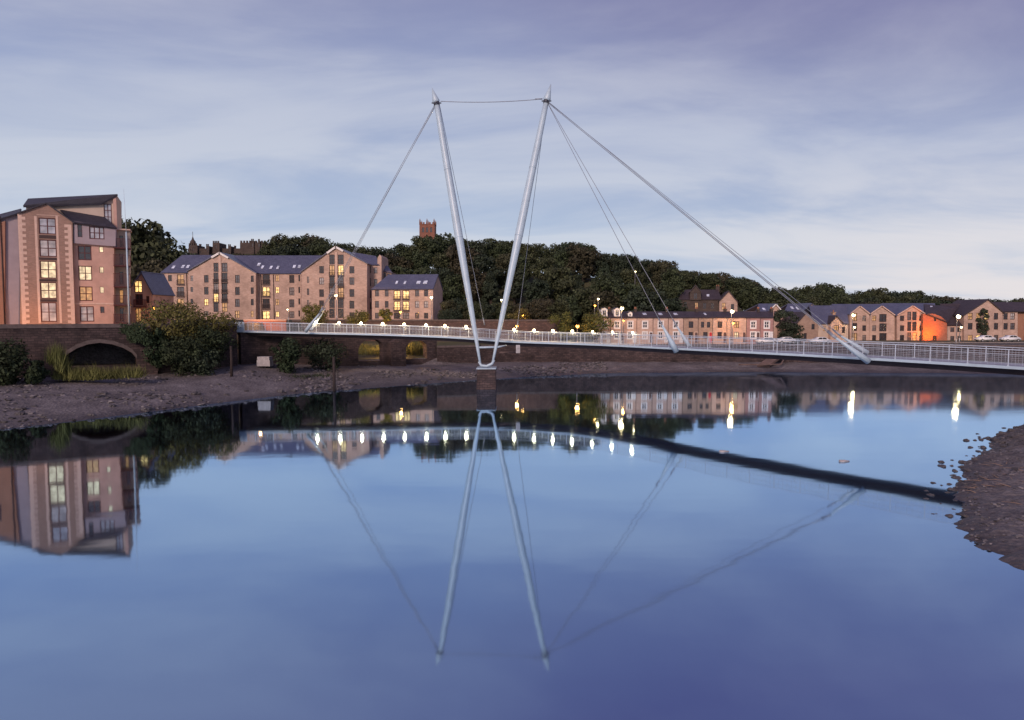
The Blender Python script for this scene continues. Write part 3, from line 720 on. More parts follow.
# ------------------------------------------------------------------ buildings
RV=.16
class Bld:
    def __init__(s,name,label,cat,px,py,d,rz=0,group=None,frame='frame'):
        o=P(px,py,d); s.o=o; s.rz=rz; s.root=thing(name,label,cat,o,rz,group); s.frame=M[frame]; s.cache={}; s.R=random.Random(len(label)*31+int(px))
        s.ux=Vector((cos(rz),sin(rz),0)); s.uy=Vector((-sin(rz),cos(rz),0))
    def L(s,px,py,y=0):
        c=Vector((0,0,H)); d=P(px,py,100)-c
        t=((s.o+s.uy*y)-c).dot(s.uy)/d.dot(s.uy); q=c+d*t-s.o
        return q.dot(s.ux), q.z
    def rect(s,w,y=0):
        x0,z1=s.L((w[0]),(w[2]),y); x1,z0=s.L(w[1],w[3],y)
        xm,_=s.L((w[0]+w[1])/2,(w[2]+w[3])/2,y); hw=(x1-x0)/2
        return xm-hw,xm+hw,z0,z1
    def wall(s,poly,wins=(),y0=0,y1=8,mat='sandstone',name='wall',nx=2,nz=2,surround=None,px=True,reveal=RV):
        if px: poly=[s.L(a,b_,y0) for a,b_ in poly]
        holes=[s.rect(w,y0) for w in wins]
        b=MB(); b.walls(poly,holes,y0,y1,reveal); o=b.build(name,M[mat],s.root)
        for w,h in zip(wins,holes):
            a=list(w[4:])+['glass',nx,nz][len(w)-4:]
            if not a[0] and name!='dormer': a[0]=s.R.choice(['glass','glass','glass','glass_dim','curtain_dim','glass','lit_dim' if s.R.random()<.25 else 'glass_dim'])
            s.window(h,y0,a[0] or 'glass',a[1],a[2],surround,reveal)
        return o
    def window(s,h,y0,pane,nx,nz_,surround,reveal=RV):
        x0,x1,z0,z1=h; w_,hh=x1-x0,z1-z0; key=(round(w_,1),round(hh,1),nx,nz_)
        key=(w_,hh,nx,nz_)
        t=min(.15,w_*.11); m=MB()
        m.box(0,t,0,.07,0,hh); m.box(w_-t,w_,0,.07,0,hh); m.box(t,w_-t,0,.07,0,t); m.box(t,w_-t,0,.07,hh-t,hh)
        for i in range(1,nx): m.box(w_*i/nx-t*.45,w_*i/nx+t*.45,.01,.068,t,hh-t)
        for i in range(1,nz_): m.box(t,w_-t,.012,.066,hh*i/nz_-t*.4,hh*i/nz_+t*.4)
        f=m.build('window',s.frame,s.root,(x0,y0+reveal-.075,z0))
        m=MB(); m.box(.012,w_-.012,.045,.06,.012,hh-.012)
        m.build('pane',M[pane],f)
        if surround:
            k=surround; m=MB(); e=.02
            for bx in ((-k,-e*0-.003,-k,hh+k),(w_+.003,w_+k,-k,hh+k),(0,w_,hh+.003,hh+k),(0,w_,-k,-.003)):
                m.box(bx[0],bx[1],-reveal+.04,-reveal+.14,bx[2],bx[3])
            m.build('surround',M['trim'],f)
        return f
    def roof(s,quads,mat='slate',th=.22,name='roof'):
        """quads of (px,py,localy)"""
        b=MB()
        for q in quads: b.slab([Vector((*([s.L(a,c,y)[0]]),y,s.L(a,c,y)[1])) for a,c,y in q],th)
        return b.build(name,M[mat],s.root)
    def gable_roof(s,el,pk,er,y0,y1,mat='slate',over=.35,th=.2,verge=None):
        (xl,zl),(xp,zp),(xr,zr)=[s.L(*q,y0) for q in (el,pk,er)]
        b=MB(); ya=y0-over
        dl=Vector((xl-xp,0,zl-zp)).normalized()*over; dr=Vector((xr-xp,0,zr-zp)).normalized()*over
        u=Vector((0,0,th+.02))
        for a,dd in ((Vector((xl,0,zl)),dl),(Vector((xr,0,zr)),dr)):
            p=Vector((xp,0,zp))+u; e=a+dd+u
            b.slab([(p.x,ya,p.z),(e.x,ya,e.z),(e.x,y1,e.z),(p.x,y1,p.z)],th)
        r=b.build('roof',M[mat],s.root)
        if verge:
            v=MB()
            for a,dd in ((Vector((xl,0,zl)),dl),(Vector((xr,0,zr)),dr)):
                p=Vector((xp,0,zp)); k=verge; e=p.lerp(a,k)
                v.slab([(p.x,ya-.08,p.z+th+.05),(e.x,ya-.08,e.z+th+.05),(e.x,ya-.01,e.z+th+.05),(p.x,ya-.01,p.z+th+.05)],th+(.25 if k<.9 else .05))
            v.build('bargeboard',M['trim' if k<.9 or s.root['category']=='house' else 'quoin'],s.root)
        return r
    def saddle(s,xl,xr,pye,xlr,xrr,pyr,y0,dep,mat='slate',over=.3):
        """roof with its ridge along the front: eaves line and ridge line in pixels"""
        yr=y0+dep/2
        a=s.L(xl,pye,y0-over); b_=s.L(xr,pye,y0-over); c=s.L(xrr,pyr,yr); d=s.L(xlr,pyr,yr)
        m=MB(); m.slab([(a[0],y0-over,a[1]),(b_[0],y0-over,b_[1]),(c[0],yr,c[1]),(d[0],yr,d[1])],.2)
        m.slab([(d[0],yr,d[1]),(c[0],yr,c[1]),(b_[0],y0+dep,a[1]),(a[0],y0+dep,a[1])],.2)
        return m.build('roof',M[mat],s.root)
    def skylights(s,lst,e0,e1,y0,dep,over=.3):
        """little roof windows lying on a saddle slope: pixel x, y, width; e0 eaves py, e1 ridge py"""
        for px,py,w_ in lst:
            ya=y0-over; yb=y0+dep/2; za=s.L(px,e0,ya)[1]; zb=s.L(px,e1,yb)[1]
            best=min(range(101),key=lambda k: abs((lambda q:q)(s.proj(px,lerp(ya,yb,k/100),lerp(za,zb,k/100))-py)))
            y=lerp(ya,yb,best/100); z=lerp(za,zb,best/100); x=s.L(px,py,y)[0]
            n=Vector((0,-(zb-za),(yb-ya))).normalized(); t=Vector((0,yb-ya,zb-za)).normalized(); c=Vector((x,y,z))+n*.06
            hw=w_*.11; m=MB(); m.slab([c+Vector((-hw,0,0))-t*.62,c+Vector((hw,0,0))-t*.62,c+Vector((hw,0,0))+t*.62,c+Vector((-hw,0,0))+t*.62],.1)
            m.build('skylight',M['skylight'],s.root)
    def proj(s,px,y,z):
        x=s.L(px,300,y)[0]; q=s.o+s.ux*x+s.uy*y+Vector((0,0,z))-Vector((0,0,H))
        dpt=q.y*cos(TH)-q.z*sin(TH); up=q.y*sin(TH)+q.z*cos(TH)
        return 360-F*up/dpt
    def box(s,name,mat,px0,px1,py0,py1,y0,y1,parent=None):
        x0,x1,z0,z1=s.rect((px0,px1,py0,py1),y0); return MB().box(x0,x1,y0,y1,z0,z1).build(name,M[mat],parent or s.root)
    def balcony(s,px0,px1,py0,py1,y0,out=.9,name='balcony',slab=True,mat=None):
        x0,x1,z0,z1=s.rect((px0,px1,py0,py1),y0); b=MB(); 
        if slab: b.box(x0,x1,y0-out,y0-.005,z0-.16,z0)
        n=max(4,int((x1-x0)/.15))
        for i in range(n+1):
            x=lerp(x0+.03,x1-.03,i/n); b.box(x-.022,x+.022,y0-out+.02,y0-out+.055,z0,z1)
        b.box(x0,x1,y0-out,y0-out+.08,z1-.07,z1)
        if out>.4:
            for xx in (x0,x1-.05):
                b.box(xx,xx+.05,y0-out+.08,y0-.01,z1-.07,z1-.01)
                for j in range(1,4): b.box(xx+.01,xx+.04,y0-out*j/4-.02,y0-out*j/4+.02,z0,z1-.07)
        return b.build(name,mat or s.frame,s.root)
    def chimney(s,px0,px1,py0,py1,y,mat='sandstone_dim',pots=2,dep=.9):
        x0,x1,z0,z1=s.rect((px0,px1,py0,py1),y); b=MB(); b.box(x0,x1,y,y+dep,z0,z1-.2); b.box(x0-.08,x1+.08,y-.08,y+dep+.08,z1-.197,z1)
        c=b.build('chimney',M[mat],s.root)
        for i in range(pots):
            x=lerp(x0,x1,(i+.5)/pots); MB().tube([(x,y+dep/2,z1+.003),(x,y+dep/2,z1+.45)],[.14,.11],8).build('chimney_pot',M['pot'],c)

# ---- apartment tower, left
T=Bld('apartment_tower','tall brick and pink rendered apartment tower with balconies, at the far left of the river','apartment building',20,326,108,radians(24))
bay=[(38.3,56.3,217.5,234.5,'glass_sky'),(39,57,239.3,257,'curtain'),(39.6,57,260.6,278.6,'lit_pale'),(40,57.2,282,298.8,'lit_pale'),(40.3,57.3,302.2,321.8,'curtain')]
T.wall([(20,330),(73.5,330),(72.5,221.5),(46.5,204),(20.3,212.5)],bay,0,11,'tower_brick','brick_bay')
for a,c in ((234.8,239),(257.3,260.3),(278.9,281.7),(299.1,301.9)): T.box('spandrel','frame_dark',39,57,a,c,-.03,-.004)
for px0,px1 in ((36.2,38.2),(57.4,59.4)): T.box('window_strip_jamb','quoin',px0+.4,px1+.4,216,323,-.035,-.004)
T.box('window_strip_head','quoin',36.6,59.8,214.4,216,-.04,-.004)
zb0,zt0=T.L(20,326)[1],T.L(20,213)[1]; xl,xr=T.L(20.2,270)[0],T.L(73,270)[0]
for sd_ in (0,1):
  b=MB(); k=0; z=zb0
  while z<zt0-.45:
    wq=.95 if k%2 else .5
    if sd_==0: b.box(xl-.03,xl+wq,-.03,-.004,z,z+.442)
    elif z<T.L(73,223)[1]-.45: b.box(xr-wq,xr+.02,-.03,-.004,z,z+.442)
    z+=.44; k+=1
  b.build('quoins',M['quoin'],T.root)
T.wall([(-30,330),(19.6,330),(19.8,212.5),(-30,228)],[(-14,-4,245,262),(-14,-4,266,283,'lit_pale'),(-14,-4,288,303)],.9,11,'lilac_render','grey_wing')
T.wall([(-30,330),(5,330),(5,221),(-30,231)],[(-20,-10,245,262)],.55,.895,'rust_render','rust_panel',reveal=.1)
x,z0=T.L(5.6,326,.8); x2,z1=T.L(5.6,217,.8); MB().tube([(x,.5,z0),(x,.5,z1)],.09,8).build('drainpipe',M['frame_dark'],T.root)
# roofs: verge over the brick bay, lean-to over the wing
T.gable_roof((19.5,213.5),(46.5,204),(73,222.5),0,10.8,'slate_dark',.3,.18)
T.roof([[(-31,228,.3),(20,212.3,.3),(21,208.5,6),(-31,222,6)]],'slate_dark',.2)
# penthouse block with the big mono pitch roof
T.wall([(26,235),(117,235),(117,195.5),(101,204),(26,207)],[(103.5,112.2,203.5,223.5,'glass_sky',2,3)],2.6,10,'beige_render','penthouse')
T.box('penthouse_fin','pink_render',112.8,117.4,196.3,232,2.2,2.59)
T.roof([[(23,205.5,2.0),(101,203,2.0),(117.6,194,2.0),(28,198.5,7.5)],],'slate_dark',.3)
T.roof([[(28,198.5,7.5),(117.6,194,2.0),(117.6,197,10.4),(28,204,10.4)]],'slate_dark',.2)
x,z=T.L(70,199.6,5.6); MB().slab([(x-1,4.5,T.L(70,201.5,4.5)[1]+.22),(x+1,4.5,T.L(70,201.2,4.5)[1]+.22),(x+1,6.2,T.L(70,198.9,6.2)[1]+.25),(x-1,6.2,T.L(70,198.9,6.2)[1]+.25)],.12).build('skylight',M['skylight'],T.root)
# pink block
up=[(77.3,82.5,224.3,237.2,'glass',1,2),(89,104.6,226.3,239.4,'glass_sky',3,2)]
T.wall([(73.6,243.2),(115.6,246.4),(115.6,226.8),(73.6,221)],up,.25,9,'lilac_render','upper_storey')
lo=[(77.6,91.8,245.4,260.4,'glass'),(78.2,92.4,265.6,280.6,'lit_pale'),(79,93,286.4,301,'lit_dim'),(79.6,94.4,306.2,321.6,'curtain'),
    (99,103.6,246.6,252.4,'lit_pale',1,1),(99.3,103.8,266.8,273,'lit_pale',1,1),(99.8,104.2,286.8,293,'lit_pale',1,1),(100.2,104.6,306.6,313,'glass',1,1)]
T.wall([(73.6,330),(114,330),(114,246.6),(73.6,243.5)],lo,.7,9,'pink_render','pink_block')
T.box('string_course','quoin',73.8,114.2,302.8,304.6,.6,.695)
b=MB()
def tq(px,py,y): q=T.L(px,py,y); return (q[0],y,q[1])
b.slab([tq(72.5,222.4,-.1),tq(117,227.8,-.1),tq(104.5,217,2.55),tq(60,209.5,2.55)],.25); b.build('canopy_roof',M['slate_dark'],T.root)
# balcony bay
dr=[(119.2,123.4,q,q+12.5,'glass',1,1) for q in (235.6,253.6,271.8)]+[(119.4,123.6,290,303,'lit_dim',1,1),(119.6,123.8,308,321,'glass',1,1)]
T.wall([(114.3,330),(129.5,330),(129.5,231),(117.4,229),(114.3,229)],dr,2.6,5,'beige_render','balcony_wall')
T.box('flat_roof','quoin',114,130.2,228.4,230.4,1.9,5.2)
for py0,py1 in ((239.5,249),(255.5,266.5),(274,287),(295.5,305),(314,322.5)): T.balcony(114.6,131.6,py0,py1,2.6,2.2)
tq0=P(129.4,326,107.5); pole=thing('flagpole','thin white pole rising high beside the balconies of the brick apartment tower','pole',tq0)
h1,h2=P(129.4,232,107.5).z-tq0.z,P(128.2,189,107.5).z-tq0.z
MB().tube([(0,0,0),(0,0,h1)],[.13,.11],8).build('pole_shaft',M['steel'],pole); MB().tube([(0,0,h1),(-.15,0,h2)],[.045,.02],6).build('pole_tip',M['rail'],pole)

# ---- small gabled house beside the tower
Gh=Bld('gabled_house','small pink gabled house with a tall yellow lit window beside the brick tower','house',131,326,128)
Gh.wall([(131,330),(152.5,330),(152.5,292),(142,272),(131,287)],[(134,142.4,280.4,292.6,'lit',2,2),(135,143,294,305,'glass',2,1),(135.4,141.4,308,322,'lit_dim',2,1),(146,149.5,296,303)],0,8,'pink_render')
Gh.gable_roof((130,289),(142,272.5),(153.5,294),0,8,'slate',.35); Gh.balcony(135.5,147,299.5,306.5,0,.8)
# ---- long sandstone flats
Fl=Bld('sandstone_flats','long four storey sandstone flats with two glazed gables and blue slate roof above the riverbank','flats',161,322,175,frame='frame_dark')
def rows(x0,x1,ys,panes=None,nx=2,nz=2): return [(x0,x1,a,c,(panes or {}).get(i),nx,nz) for i,(a,c) in enumerate(ys)]
r4=[(275,281.3),(287,293),(298.5,304.5),(310.5,316.5)]; d4=[(274.4,284.2),(286.8,296.2),(298.6,308.4),(311,319)]
Fl.wall([(161,326),(188,326),(188,272.2),(161,272.2)],rows(168,172,r4,{2:'lit'})+rows(177,184.3,d4,{0:'lit_dim',2:'lit_dim'})+rows(186,187.5,r4)[:0],0,12,'sandstone')
Fl.saddle(160,205,272.6,182,222,255,0,12)
strip=[(262.8,272),(272.6,282.4),(283,292.8),(293.4,302),(302.6,312)]
gB=rows(213.4,218.6,strip,{3:'lit'},2,2)+rows(221.6,227.6,strip,{4:'lit_dim'},2,2)
gB+=rows(204,208.6,[(275,282.6),(287,294.6),(298.8,305.6),(311,317)],{2:'lit'})+rows(235,239.8,[(275,283),(287,295),(299,307),(310.8,318.2)],{3:'lit_dim'})+rows(190.5,193.2,[(275.6,281),(287,292),(299,304)],{},1,2)+rows(250.8,253.8,[(275.6,282),(287.4,294),(299,305.4),(311,317)],{},1,2)
Fl.wall([(188.2,326),(255.8,326),(255.8,273),(220,253),(188.2,271.2)],gB,-1.6,12,'sandstone','gable_wall')
Fl.gable_roof((188.2,271.2),(220,253),(255.8,273),-1.6,12,'slate',.4,.2,.26)
Fl.wall([(256,326),(301,326),(301,273),(256,273)],rows(262.4,270,d4,{1:'lit',3:'lit'})+rows(275.4,279.2,[(275,281.6),(287,293.4),(299,305.4),(311.4,317)],{0:'lit_dim',1:'lit',2:'lit_dim',3:'lit'})+rows(289.2,294.4,[(275,283),(287.4,295.4),(299.4,307.4),(311.4,318)])+rows(298.4,300.2,r4,{},1,2),0,12,'sandstone')
Fl.saddle(238,318,273.4,226,332,255.4,0,12)
Fl.skylights([(173.5,267,3),(183,266.6,3),(188,266.6,3),(259,264.4,3.4),(262.6,267,2.4),(271,267.4,2.6),(278,267.4,2.6),(294.4,266.6,3),(299.4,266.6,3)],272.8,255.3,0,12)
sD=[(254.6,264.4),(265,275.4),(276,286.8),(287.4,297.8),(298.4,308),(308.6,318)]
gD=rows(329.2,334.8,sD,{},2,2)+rows(337.8,343.8,sD,{1:'lit',3:'lit_dim'},2,2)+rows(319.2,324,[(266,273.4),(277.6,284.6),(289.4,297),(300.4,306)],{1:'curtain'})+rows(349.4,354.4,[(266.2,273.4),(277.4,284.8),(289.2,297),(300.8,308.6),(312.4,318)],{})+rows(307,309.2,[(276.6,283),(288.4,295),(300,306)],{},1,2)
Fl.wall([(301.3,326),(367,326),(367,263.6),(335.8,247),(301.3,272)],gD,-2.2,12,'sandstone','gable_wall')
Fl.gable_roof((301.3,272),(335.8,247),(367,263.6),-2.2,12,'slate',.4,.2,.26)
Fl.wall([(367.2,326),(381.5,326),(381.5,256.6),(379.6,254.5),(377.5,258),(377.5,264),(367.2,264)],rows(368.2,371,[(266,273),(278,286),(290,298),(302,309)],{},1,2)+rows(374,377.4,[(267.4,273.4),(279,286),(291,298)],{},1,2),1.4,11,'sandstone','wing_wall')
Fl.roof([[(352,264.6,1),(379,264.6,1),(376,256,6),(352,252,6)],[(352,252,6),(376,256,6),(380,264,11),(352,264,11)]])
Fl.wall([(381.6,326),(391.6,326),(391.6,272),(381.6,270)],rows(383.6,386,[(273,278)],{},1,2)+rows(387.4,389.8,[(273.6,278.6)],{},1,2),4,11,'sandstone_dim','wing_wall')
Fl.roof([[(381.6,270.4,3.8),(392.4,272.8,3.8),(388,266,7.5),(381.6,264.6,7.5)]])
for x0,x1,rr,y in ((176.6,184.7,d4,0),(262,270.4,d4,0)):
    for a,c in rr[:3]: Fl.balcony(x0,x1,c-4.2,c+.3,y,.28,slab=True)
for x0,x1,rr,y in ((213,219,strip,-1.6),(221.2,228,strip,-1.6),(328.8,335.2,sD,-2.2),(337.4,344.2,sD,-2.2)):
    for a,c in rr[1:4]: Fl.balcony(x0,x1,c-3.4,c+.3,y,.2,slab=True)
x,z=Fl.L(220,262,-1.6); _,zb_=Fl.L(220,318,-1.6); b=MB(); b.box(x-.28,x+.28,-1.75,-1.604,zb_,z+1.6)
x,_=Fl.L(336.3,262,-2.2); _,z=Fl.L(336,252,-2.2); b.box(x-.28,x+.28,-2.35,-2.204,zb_,z); b.build('stone_mullion',M['quoin'],Fl.root)
b=MB()
for px,y in ((261,0),(273.4,0),(186.6,0)):
    x,zt_=Fl.L(px,273.5,y); b.tube([(x,y-.12,zb_-1),(x,y-.12,zt_)],.08,6)
b.build('drainpipe',M['frame_dark'],Fl.root)
# ---- small stone block
Sb=Bld('stone_apartments','smaller stone apartments with four bright lit windows, right of the long gabled flats','apartments',372,322,163,radians(-7),frame='frame_dark')
r3=[(290,296.4),(301,307.8),(312.8,318.6)]
ws=rows(375,379,r3)+rows(384.8,388.6,r3)+rows(393.8,400.4,[(290.4,299.2),(301.2,310.4),(312.4,319)],{0:'lit',1:'lit'},2,2)+rows(402.6,409.2,[(290.4,299.2),(301.2,310.4),(312.4,319)],{0:'lit',1:'lit'},2,2)+rows(415,419.2,r3,{1:'curtain'})+rows(424,428.2,r3,{1:'curtain'})
Sb.wall([(372,326),(433,326),(433,288),(372,288)],ws,0,10,'sandstone')
xa,z0=Sb.L(433,288); _,zr=Sb.L(436,274.6,5)
b=MB(); v=[(xa-.3,0.004,z0),(xa-.3,9.996,z0),(xa-.3,5,zr)]; w_=[(xa,*q[1:]) for q in v]
b.face(v); b.face(w_[::-1])
for i in range(3): b.face([v[i],w_[i],w_[(i+1)%3],v[(i+1)%3]])
bmesh.ops.remove_doubles(b.bm,verts=b.bm.verts,dist=1e-4); b.build('gable_end',M['sandstone'],Sb.root)
x0_,_=Sb.L(371.4,288); b=MB(); 
b.slab([(x0_,-.35,z0-.2),(xa+.12,-.35,z0-.2),(xa+.12,5,zr+.1),(x0_+2.6,5,zr+.1)],.22); b.slab([(x0_+2.6,5,zr+.1),(xa+.12,5,zr+.1),(xa+.12,10.35,z0-.2),(x0_,10.35,z0-.2)],.22); b.slab([(x0_,-.35,z0-.2),(x0_+2.6,5,zr+.1),(x0_+2.6,5,zr+.1-.02),(x0_,10.35,z0-.2)],.1)
b.build('roof',M['slate'],Sb.root)
Sb.skylights([(396.8,282.4,2.2),(405,282.4,2.2),(418.6,282.4,4),(425.4,282.2,4)],288.5,274.4,0,10)
for x0,x1 in ((393.4,400.8),(402.2,409.6)):
    for c in (299.2,310.4): Sb.balcony(x0,x1,c-3.2,c+.3,0,.25)

# ---- terrace
BX=[599.5,611.3,624,637.3,653.2,668.6,683.2,697.6,711,724.6,739,752,764.2]
TB=[598,610.8,623.6,637,653.2,668.4,683.6,698.4,712.8,727,746.4,760.2,773.4]
info=[('sandstone','door_white','first terraced house in the row, with a white dormer behind the small tree'),
('sandstone','door','second terraced house, white dormer under the bright street lamp'),
('sandstone','door_white','third terraced house, the smallest white dormer in the row'),
('sandstone','door','terraced house with one roof window and white window surrounds, right of the dormers'),
('sandstone','door_white','terraced house behind the head of the nearer bridge strut, with a roof window'),
('sandstone','door_white','terraced house behind the farther bridge strut, with a roof window'),
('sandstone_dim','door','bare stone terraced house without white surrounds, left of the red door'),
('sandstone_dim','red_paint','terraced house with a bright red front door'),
('sandstone','door','plain stone terraced house with a dark door, just right of the red door'),
('sandstone','door','amber lit terraced house behind the pair of street lamps'),
('pinkstone','door','pinkish terraced house with white surrounds, second from the right end of the row'),
('pinkstone','door_white','pinkish end terraced house beside the dark shrub')]
M['pinkstone']=brickmat('pinkish_stone',(.40,.22,.20),(.32,.175,.16),(.3,.2,.18),.55,.24,.02,.2)
for i in range(12):
    a,c=TB[i],TB[i+1]; cx_=(a+c)/2; mat,dm,lab=info[i]
    h=Bld('terraced_house',lab,'house',a,344,147.5,group='terraced houses along the quay',frame='trim' if i<6 or i>9 else 'frame_dark')
    up=[(cx_-2.3,cx_+2.3,321.4,328,'glass',2,2)]
    if i==7: up=[(cx_-4.6,cx_-1.4,321.8,327.6,'glass',1,2),(cx_+1.4,cx_+4.6,321.8,327.6,'glass',1,2)]
    if i==9: up=[(cx_-2.3,cx_+2.3,321.4,328,'lit_dim',2,2)]
    lowp='lit_pale' if i in (9,) else ('curtain' if i in (0,3) else 'glass')
    low=[(cx_-2.4,cx_+1.9,332,338.6,lowp,2,2)]
    h.wall([(a+.06,348),(c-.06,348),(c-.06,317),(a+.06,317)],up+low,0,8,mat,surround=.17 if (i<6 or i>9) else None)
    if i==9: h.box('lintel','quoin',cx_-3,cx_+3,320.2,321.2,-.03,-.004)
    x0,x1,z0,z1=h.rect((c-3.5,c-1,332.4,342.6)); b=MB(); b.box(x0,x1,-.06,-.004,z0,z1-.35); b.box(x0+.05,x1-.05,-.05,-.004,z1-.347,z1); d_=b.build('door',M[dm],h.root)
    MB().ball((x1-.12,-.1,(z0+z1)/2-.15),.05,1).build('handle',M['socket'],d_)
    b=MB(); b.box(x0-.14,x0-.003,-.08,-.004,z0,z1+.16); b.box(x1+.003,x1+.14,-.08,-.004,z0,z1+.16); b.box(x0,x1,-.08,-.004,z1+.003,z1+.16); b.build('door_surround',M['trim'] if (i<6 or i>9) else M['quoin'],d_)
    h.saddle(a+.03,c-.03,317.3,a+.03,c-.03,311.4,0,8,'slate_brown',.22)
    if i<3:
        wd=3.1 if i<2 else 2.1; top=307.6 if i<2 else 311.3
        h.wall([(cx_-wd,317.5),(cx_+wd,317.5),(cx_+wd,top+1.6),(cx_,top),(cx_-wd,top+1.6)],[(cx_-wd+1.2,cx_+wd-1.2,top+2.4,316,'glass',2,1)],.5,4,'trim','dormer')
        h.gable_roof((cx_-wd,top+1.6),(cx_,top),(cx_+wd,top+1.6),.5,4,'slate_brown',.12,.1)
    else:
        h.skylights([(cx_-.6,314,3.6 if i<6 else 2.2)] if i in (3,4,5,7) else [],317.3,311.4,0,8,.22)
    if i%2==0 or i==11: h.chimney(c-2.4,c-.3,309,312.5,3.6,'castle',2)
    # drainpipe
    x,zt_=h.L(c-.5,317.6); x,zb_=h.L(c-.5,344); MB().tube([(x,-.07,zb_),(x,-.07,zt_)],.045,6).build('drainpipe',M['frame_dark'],h.root)

# ---- villa up the hill
V=Bld('stone_villa','large grey stone villa on the wooded slope above the terrace, with a lit right gable','house',678,318,188,radians(-12),frame='frame_dark')
V.wall([(679,322),(719,322),(719,299),(679,299)],[(684,687,302,308),(695,698,302.5,309,'lit_dim'),(703,706.4,303,309),(711,714,303,309)],0,10,'castle')
V.saddle(678,722,299.4,684,718,289.6,0,10,'slate_brown'); V.skylights([(693,296.4,3),(708,295.4,3)],299.4,289.6,0,10)
V.wall([(690,300),(701,300),(701,292),(695.6,285.4),(690,292)],[(693.6,697.4,293,299)],-.4,6,'castle','dormer_wall'); V.gable_roof((690,292),(695.6,285.4),(701,292),-.4,6,'slate_brown',.3,.18)
V.wall([(719.4,322),(737.4,322),(737.4,302),(728.6,291.4),(719.4,301)],[(722,725.4,303,310,'lit_dim'),(731,734,304,310)],-1.4,11,'sandstone','gable_wall'); V.gable_roof((719.4,301),(728.6,291.4),(737.4,302),-1.4,11,'slate_brown',.35)
V.chimney(716,719.5,286.4,292,5,'castle',2)

# ---- houses right of the terrace
A=Bld('gabled_house','blue roofed house with white bargeboards just behind the right end of the terrace','house',756,345,166)
A.wall([(757,346),(770,346),(770,311),(757,311)],[(760,763,315,320,'lit_dim')],.6,9,'sandstone'); A.saddle(755.5,775,311.4,759,778,303.6,.6,9,'slate')
A.wall([(770.2,346),(784,346),(784,314.6),(775.4,304.4),(770.2,309.5)],[(774,778,311,317)],0,9.4,'sandstone','gable_wall'); A.gable_roof((769,310.6),(775.4,304.4),(784.4,315),0,9.4,'slate',.4,.2,.99)
A.skylights([(763.8,309,2.6)],311.4,303.6,.6,9)
B2=Bld('slate_house','long slate roofed house with a stone gable, left of the brown barn','house',783,345,172)
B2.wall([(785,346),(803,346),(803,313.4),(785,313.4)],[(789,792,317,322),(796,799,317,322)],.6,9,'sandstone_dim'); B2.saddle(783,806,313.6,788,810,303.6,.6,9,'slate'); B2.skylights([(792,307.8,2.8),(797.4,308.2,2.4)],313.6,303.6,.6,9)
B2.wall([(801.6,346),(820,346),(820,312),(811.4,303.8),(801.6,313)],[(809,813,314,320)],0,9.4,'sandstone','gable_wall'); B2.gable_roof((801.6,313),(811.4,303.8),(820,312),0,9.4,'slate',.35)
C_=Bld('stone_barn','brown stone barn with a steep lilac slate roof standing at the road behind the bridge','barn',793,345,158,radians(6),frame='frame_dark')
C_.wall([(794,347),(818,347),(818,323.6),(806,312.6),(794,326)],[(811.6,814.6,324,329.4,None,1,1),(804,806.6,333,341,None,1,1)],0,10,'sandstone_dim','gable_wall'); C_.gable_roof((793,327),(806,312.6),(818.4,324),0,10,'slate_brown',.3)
C_.wall([(818.2,347),(848,347),(848,323.4),(818.2,323.4)],[(823,825.4,326,331,'lit_dim'),(828.4,830.8,326,331),(834,838,326,332,'lit_dim'),(842,845,327,333)],1.6,9,'beige_render'); C_.saddle(814,849,323.6,809,846,305.4,1.6,11,'slate')
C_.chimney(833,835.6,312,320,4,'sandstone_dim',1)
C_.wall([(830.6,347),(842,347),(842,322.5),(836.4,316.4),(830.6,322.5)],[(834,839,325.4,330.4,'lit_dim')],.6,4,'sandstone','porch_wall'); C_.gable_roof((830,323.2),(836.4,316.4),(842.6,323.2),.6,4,'slate_brown',.25)

# ---- gabled flats right
def gflat(label,px,spec):
    g=Bld('gabled_flats',label,'flats',px,346,173,frame='frame_dark',group='gabled flats along the quay'); spec(g); return g
q3=[(315.6,321),(325.4,331),(335,340.4)]
def s1(g):
    g.wall([(838,348),(849.6,348),(849.6,314.5),(838,314.5)],rows(840.6,845,q3,{0:'lit_dim'}),1.5,11,'beige_render'); 
    g.saddle(836,905,312.5,832,905,304,1.5,11,'slate')
    g.wall([(849.8,348),(869.2,348),(869.2,314),(859.4,306.4),(849.8,314)],rows(852.4,857,[(313,321),(323,331),(333,341)],{0:'lit_dim',2:'lit_dim'},2,2)+rows(862.4,866,q3,{}),-.6,10,'sandstone','gable_wall'); g.gable_roof((849.4,314.4),(859.4,306.4),(869.6,314.4),-.6,10,'slate',.3,.2,.99)
    g.wall([(869.4,348),(894.6,348),(894.6,315.4),(881.4,306.4),(869.4,313.6)],rows(872.2,876,q3,{})+rows(879.4,886.4,[(314,322),(323.4,331.4),(333,341)],{},2,2),0,10,'sandstone','gable_wall'); g.gable_roof((869.6,314.4),(881.4,306.4),(894.8,315.8),0,10,'slate',.3,.2,.99)
gflat('flats with twin pale gables next to the barn, warm lamp in front',838,s1)
